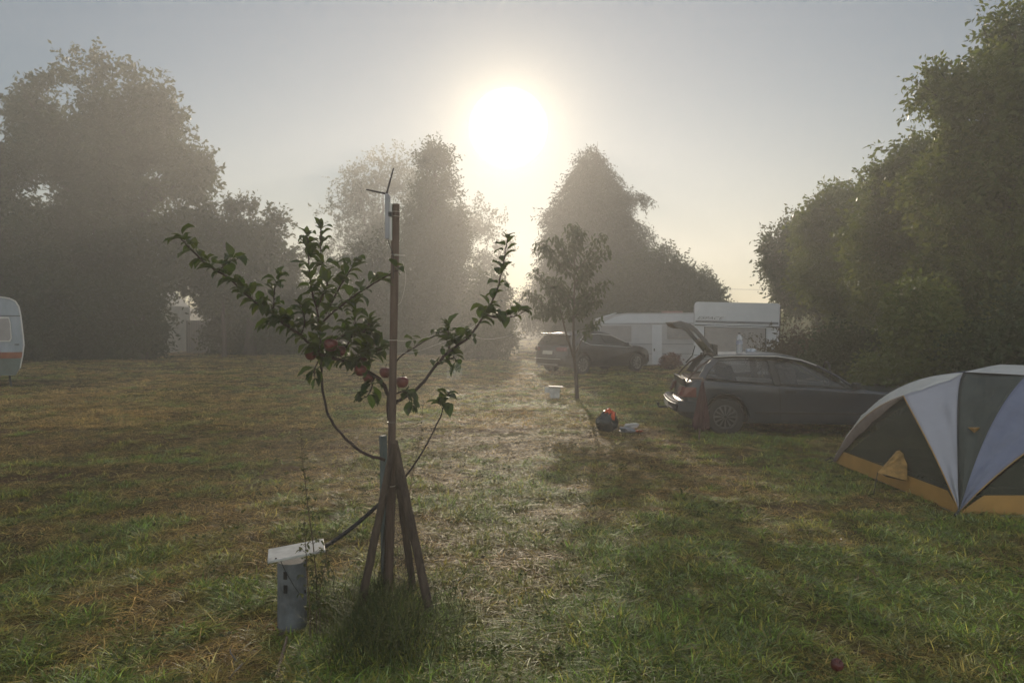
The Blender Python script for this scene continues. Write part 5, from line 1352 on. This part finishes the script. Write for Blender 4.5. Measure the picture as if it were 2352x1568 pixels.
# ================================================================== TENT
M_lav = pm('lavender_fabric', (.37, .375, .42), .7, var=.06, scale=2, bump=.25, bscale=9)
M_tgrey = pm('grey_green_fabric', (.060, .070, .062), .8, var=.15, scale=4, bump=.3, bscale=9)
M_tblue = pm('blue_grey_fabric', (.16, .18, .26), .7, var=.1, scale=3, bump=.3, bscale=9)
M_mesh = pm('dark_tent_mesh', (.055, .062, .045), .9, var=.2, alpha=.75)
M_orangef = pm('ochre_fabric', (.42, .23, .06), .65, var=.12, scale=3, bump=.5, bscale=14)
M_hood = pm('ochre_hood', (.36, .21, .06), .65, var=.3, scale=16, bump=.5, bscale=14)
M_white_f = pm('pale_fabric', (.52, .52, .50), .7, var=.08, bump=.3, bscale=9)
def tent():
    Fc_ = Vector((3.95, 6.53, .05)); Lc = Vector((3.92, 9.0, .05)); Rc = Vector((6.7, 6.5, .05)); Bc = Vector((6.65, 9.0, .05)); Cn = Vector((5.3, 7.75, 0))
    t = thing('dome_tent', 'large dome tent with lavender and grey panels and ochre base, at the right frame edge', 'tent', tuple(Cn))
    A = {('F', 'L'): Vector((4.10, 7.75, .955)), ('F', 'R'): Vector((5.35, 6.68, .955)), ('R', 'B'): Vector((6.5, 7.75, .955)), ('B', 'L'): Vector((5.3, 8.85, .955))}
    H = {'FL': Vector((4.74, 7.75, 1.195)), 'FR': Vector((5.0, 7.2, 1.20)), 'RB': Vector((5.9, 7.72, 1.195)), 'BL': Vector((5.3, 8.3, 1.195))}
    K = {'F': Fc_, 'L': Lc, 'R': Rc, 'B': Bc}
    def edge(a, b, bulge, n, out=None):
        r = []
        for i in range(n + 1):
            s = i / n; p = a.lerp(b, s); w_ = 4 * s * (1 - s); o = (p - Cn); o.z = 0; o = o.normalized() if o.length > 1e-6 else Vector()
            r.append(p + Vector((0, 0, 1)) * bulge * w_ + o * bulge * .45 * w_)
        return r
    def patch(e1, e2, name, mat, rr_, pull=0.0, parent=t, cols=14, wr=.022):
        """ruled sheet between two edges that start at one corner"""
        n = len(e1) - 1; V = []; Fq = []
        for i in range(n + 1):
            for j in range(cols + 1):
                s = j / cols; p = e1[i].lerp(e2[i], s); o = (p - Cn); o.z = .25; o.normalize()
                w_ = 4 * s * (1 - s) * (i / n)
                p = p - o * pull * w_ + o * (float(noise3(np.array([[p.x * 3, p.y * 3, p.z * 3 + s * 2]]), 1.9)[0]) - .5) * wr * 4 * min(1, 4 * s * (1 - s))
                V.append(p)
        for i in range(n):
            for j in range(cols):
                a = i * (cols + 1) + j; Fq.append((a, a + 1, a + cols + 2, a + cols + 1))
        mb = MB().add(V, Fq); o = mb.build(name, mat, parent, smooth=True, angle=70)
        m = o.modifiers.new('solid', 'SOLIDIFY'); m.thickness = .004; m.offset = 0
        return o
    n = 16; nb = .12
    order = ['F', 'R', 'B', 'L']
    hk = {'F': ('FL', 'FR'), 'R': ('FR', 'RB'), 'B': ('RB', 'BL'), 'L': ('BL', 'FL')}
    def AK(a, b): return A.get((a, b)) or A.get((b, a))
    sides = [('F', 'L', 'FL'), ('F', 'R', 'FR'), ('R', 'B', 'RB'), ('B', 'L', 'BL')]
    for k in order:
        h0, h1 = hk[k]
        patch(edge(K[k], H[h0], .17, n), edge(K[k], H[h1], .17, n), 'grey_panel', M_tgrey, 0, .03)
    for a, b, h in sides:
        for k in (a, b):
            mt = M_lav if (a, b) == ('F', 'L') else M_tblue
            if (a, b, k) == ('F', 'L', 'L'): mt = M_white_f
            patch(edge(K[k], AK(a, b), .11, n), edge(K[k], H[h], .17 if k != 'L' else .25, n), 'fly_panel', mt, 0, .02)
            e = edge(K[k], AK(a, b), .11, n)
            MB().tube(e, .005, 5).build('ochre_edge', M_orangef, t, smooth=True)
        # inner tent: mesh above, ochre tub below
        ins = lambda p, q=.05: p + (Cn - Vector((p.x, p.y, 0))).normalized() * q
        ea = [ins(p) - Vector((0, 0, .02)) for p in edge(K[a], AK(a, b), .09, n)]; eb = [ins(p) - Vector((0, 0, .02)) for p in edge(K[b], AK(a, b), .09, n)]
        tub = .17
        V = []; Fq = []; cols = 26
        # tub wall
        for i in range(cols + 1):
            s = i / cols; p = ins(K[a].lerp(K[b], s), .03); p.z = .02
            o = Vector((p.x, p.y, 0)) - Vector((Cn.x, Cn.y, 0)); o.normalize(); edgef = min(1, 14 * s * (1 - s))
            wv = .005 * math.sin(s * 31) + .003 * math.sin(s * 67)
            V += [p + o * (.01 + wv), p + o * (.012 + wv) + Vector((0, 0, tub * .5 * (.2 + .8 * edgef))), p + o * .008 + Vector((0, 0, tub * (.12 + .88 * edgef)))]
        for i in range(cols):
            for j in range(2): q_ = i * 3 + j; Fq.append((q_, q_ + 1, q_ + 4, q_ + 3))
        MB().add(V, Fq).build('ochre_tub_wall', M_orangef, t, smooth=True, angle=80)
        V = []; Fq = []
        for i in range(n + 1):
            for j in range(11): V.append(ea[i].lerp(eb[i], j / 10))
        for i in range(n):
            for j in range(10): q_ = i * 11 + j; Fq.append((q_, q_ + 1, q_ + 12, q_ + 11))
        MB().add(V, Fq).build('mesh_wall', M_mesh, t, smooth=True, angle=80)
    # roof cap
    Ct = Vector((5.3, 7.75, 1.27)); ring = [H['FL'], H['FR'], H['RB'], H['BL']]
    rs_ = []
    for i in range(4):
        a, b = ring[i], ring[(i + 1) % 4]
        for k in range(4): rs_.append(a.lerp(b, k / 4) + Vector((0, 0, .008)))
    V = [Ct] + [p.lerp(Ct, .5) + Vector((0, 0, .03)) for p in rs_] + rs_; m_ = len(rs_)
    Fq = [(0, 1 + i, 1 + (i + 1) % m_) for i in range(m_)] + [(1 + i, 1 + m_ + i, 1 + m_ + (i + 1) % m_, 1 + (i + 1) % m_) for i in range(m_)]
    MB().add(V, Fq).build('roof_cap', M_white_f, t, smooth=True, angle=60)
    # rolled door flap under the light edge of the left corner
    e = edge(K['L'], A[('F', 'L')], .10, n)
    V = []; Fq = []
    for i, p in enumerate(e):
        w_ = .015 + .09 * math.sin(PI * min(1, i / n * 1.05)) * (1 + .1 * math.sin(i * 1.7))
        V += [p + Vector((-.012, 0, .0)), p + Vector((-.03, -.03, -w_ * .5)), p + Vector((-.005, -.05, -w_))]
    for i in range(n):
        for j in range(2): q_ = i * 3 + j; Fq.append((q_, q_ + 1, q_ + 4, q_ + 3))
    MB().add(V, Fq).build('rolled_door', M_taupe, t, smooth=True, angle=70)
    # small hooded vent low on the mesh side
    b0 = P(2040, 1094, 7.6); b1 = P(2091, 1104, 7.35); tp = P(2062, 1034, 7.55); b0.x -= .02; b1.x -= .04; pk = P(2016, 1085, 7.42)
    V = [pk]; 
    arc = []
    for i in range(11):
        s = i / 10; p = b0.lerp(b1, s); h = math.sin(PI * s) ** .8; arc.append(p + (tp - b0.lerp(b1, .5)) * (math.sin(PI * s) ** .5) + Vector((.01, -.022 * (i % 2), .006 * (i % 2))))
    V += arc; Fq = [(0, i + 1, i + 2) for i in range(10)]
    MB().add(V, Fq).build('vent_hood', M_hood, t)
    MB().add([b0 + Vector((-.004, -.01, 0)), b1 + Vector((-.004, -.01, 0)), b0.lerp(b1, .5) + Vector((-.02, -.03, .05)), pk + Vector((.03, 0, -.004))], [(0, 1, 2), (3, 0, 2)]).build('vent_mouth', M_dark, t)
    MB().tube([pk, Vector((pk.x - .1, pk.y - .12, .02))], .004, 5).build('guy_line', M_black, t)
    y0 = P(2239, 986, 6.95); V = [P(2223, 981, 6.93), P(2254, 981, 6.90), P(2238, 994, 6.86), P(2238, 984, 6.83)]
    MB().add(V, [(0, 3, 1), (0, 2, 3), (3, 2, 1)]).build('vent_flap', M_orangef, t)
    # poles, pegs, ground sheet
    for k in order:
        p = K[k]; o = (p - Vector((Cn.x, Cn.y, p.z))).normalized()
        for hh in (hk[k][0],): MB().tube([q + Vector((0, 0, .006)) for q in edge(K[k], H[hh], .172, n)], .007, 6).build('pole', M_black, t, smooth=True)
        MB().tube([p, p + o * .07 + Vector((0, 0, -.04)), p + o * .08 + Vector((0, 0, -.12))], .007, 5).build('peg', M_black, t)
        MB().tube([p + Vector((0, 0, .01)), p + o * .05 + Vector((.02, 0, .03)), p + o * .1 + Vector((0, .01, -.02))], .010, 5).build('strap', M_black, t)
    g = [ (3.98, 6.52, .012), (6.7, 6.45, .012), (6.6, 8.95, .012), (3.98, 8.95, .012)]
    sheet3(g, .006, (0, 0, 1)).build('ground_sheet', M_white_f, t)
    for i in range(1): 
        MB().box(tuple(Cn + Vector((.1, -.1, .12))), (1.9, 1.6, .16)).build('sleeping_mat', M_maroon, t, bevel=.06)
M_taupe = pm('taupe_fabric', (.20, .155, .14), .8, var=.2, bump=.4, bscale=12)
tent()
# ================================================================== BACKGROUND DETAILS
M_wallp = pm('pale_render', (.42, .42, .38), .8, var=.1, scale=2)
M_slat = pm('grey_slats', (.26, .26, .27), .8, var=.15, stretch=(8, 1, .3), scale=4)
def shed():
    d = 47; xa, xb = P(372, 0, d).x, P(436, 0, d).x
    t = thing('garden_wall', 'pale house wall glimpsed through the gap under the tallest left tree', 'house', ((xa + xb) / 2, d, 0))
    z = lambda py: CH - (py - HY) / F * d
    V = [(xa, 0, 0), (xb, 0, 0), (xb, 0, z(705)), ((xa + xb) / 2, 0, z(672)), (xa, 0, z(700))]; n = 5
    sheet3([(x, d, zz) for x, _, zz in V], -4, (0, -1, 0)).build('wall', M_wallp, t)
    MB().box(((xa + xb) / 2 - .1, d - 1.6, z(772)), (1.1, .06, z(762) - z(805))).build('door', M_slat, t, bevel=.01)
    t2 = thing('slatted_fence', 'grey vertical-slat fence beside the pale wall at the left tree gap', 'fence', (P(460, 0, 44).x, 44, 0))
    mb = MB(); rr = random.Random(5); x = P(430, 0, 44).x; xe = P(505, 0, 44).x
    while x < xe:
        mb.box((x, 44, .95 + rr.uniform(-.02, .02)), (.11, .03, 1.95)); x += .135
    mb.build('slats', M_slat, t2)
    MB().box(((P(430, 0, 44).x + xe) / 2, 44.05, 1.4), (xe - P(430, 0, 44).x, .05, .09)).build('rail', M_slat, t2)
shed()
G_W = 'overhead power lines beyond the field'
for i, (py, lab) in enumerate(((660, 'highest overhead wire over the corn field'), (712, 'lower pair of wires just above the corn, upper one'), (715.5, 'lowest overhead wire just above the corn'))):
    d = 72; pts = []
    for k in range(25):
        x = 14 + 40 * k / 24; base = P(1720, py, d).z; pts.append(Vector((x, d + (x - 20) * .1, base - .2 + .2 * ((x - 26) / 12) ** 2)))
    setp(MB().tube(pts, .016, 4).build('power_line', M_blackrub, smooth=True), lab, 'power line', G_W)
# ================================================================== HAZE
def haze():
    mb = MB(); x0, x1, y0, y1, z0, z1 = -112, 112, -9, 152, -1.05, 17.2
    mb.box(((x0 + x1) / 2, (y0 + y1) / 2, (z0 + z1) / 2), (x1 - x0, y1 - y0, z1 - z0))
    m, t = mat_new('haze_air'); out = N('ShaderNodeOutputMaterial', t); v = N('ShaderNodeVolumePrincipled', t)
    v.inputs['Color'].default_value = (.93, .92, .90, 1); v.inputs['Density'].default_value = HAZE_D; v.inputs['Anisotropy'].default_value = HAZE_G
    t.links.new(v.outputs[0], out.inputs['Volume'])
    m.cycles.homogeneous_volume = True
    o = mb.build('haze', m); setp(o, 'morning mist hanging over the whole field', kind='stuff')
HAZE_D = 0.007; HAZE_G = 0.56
haze()
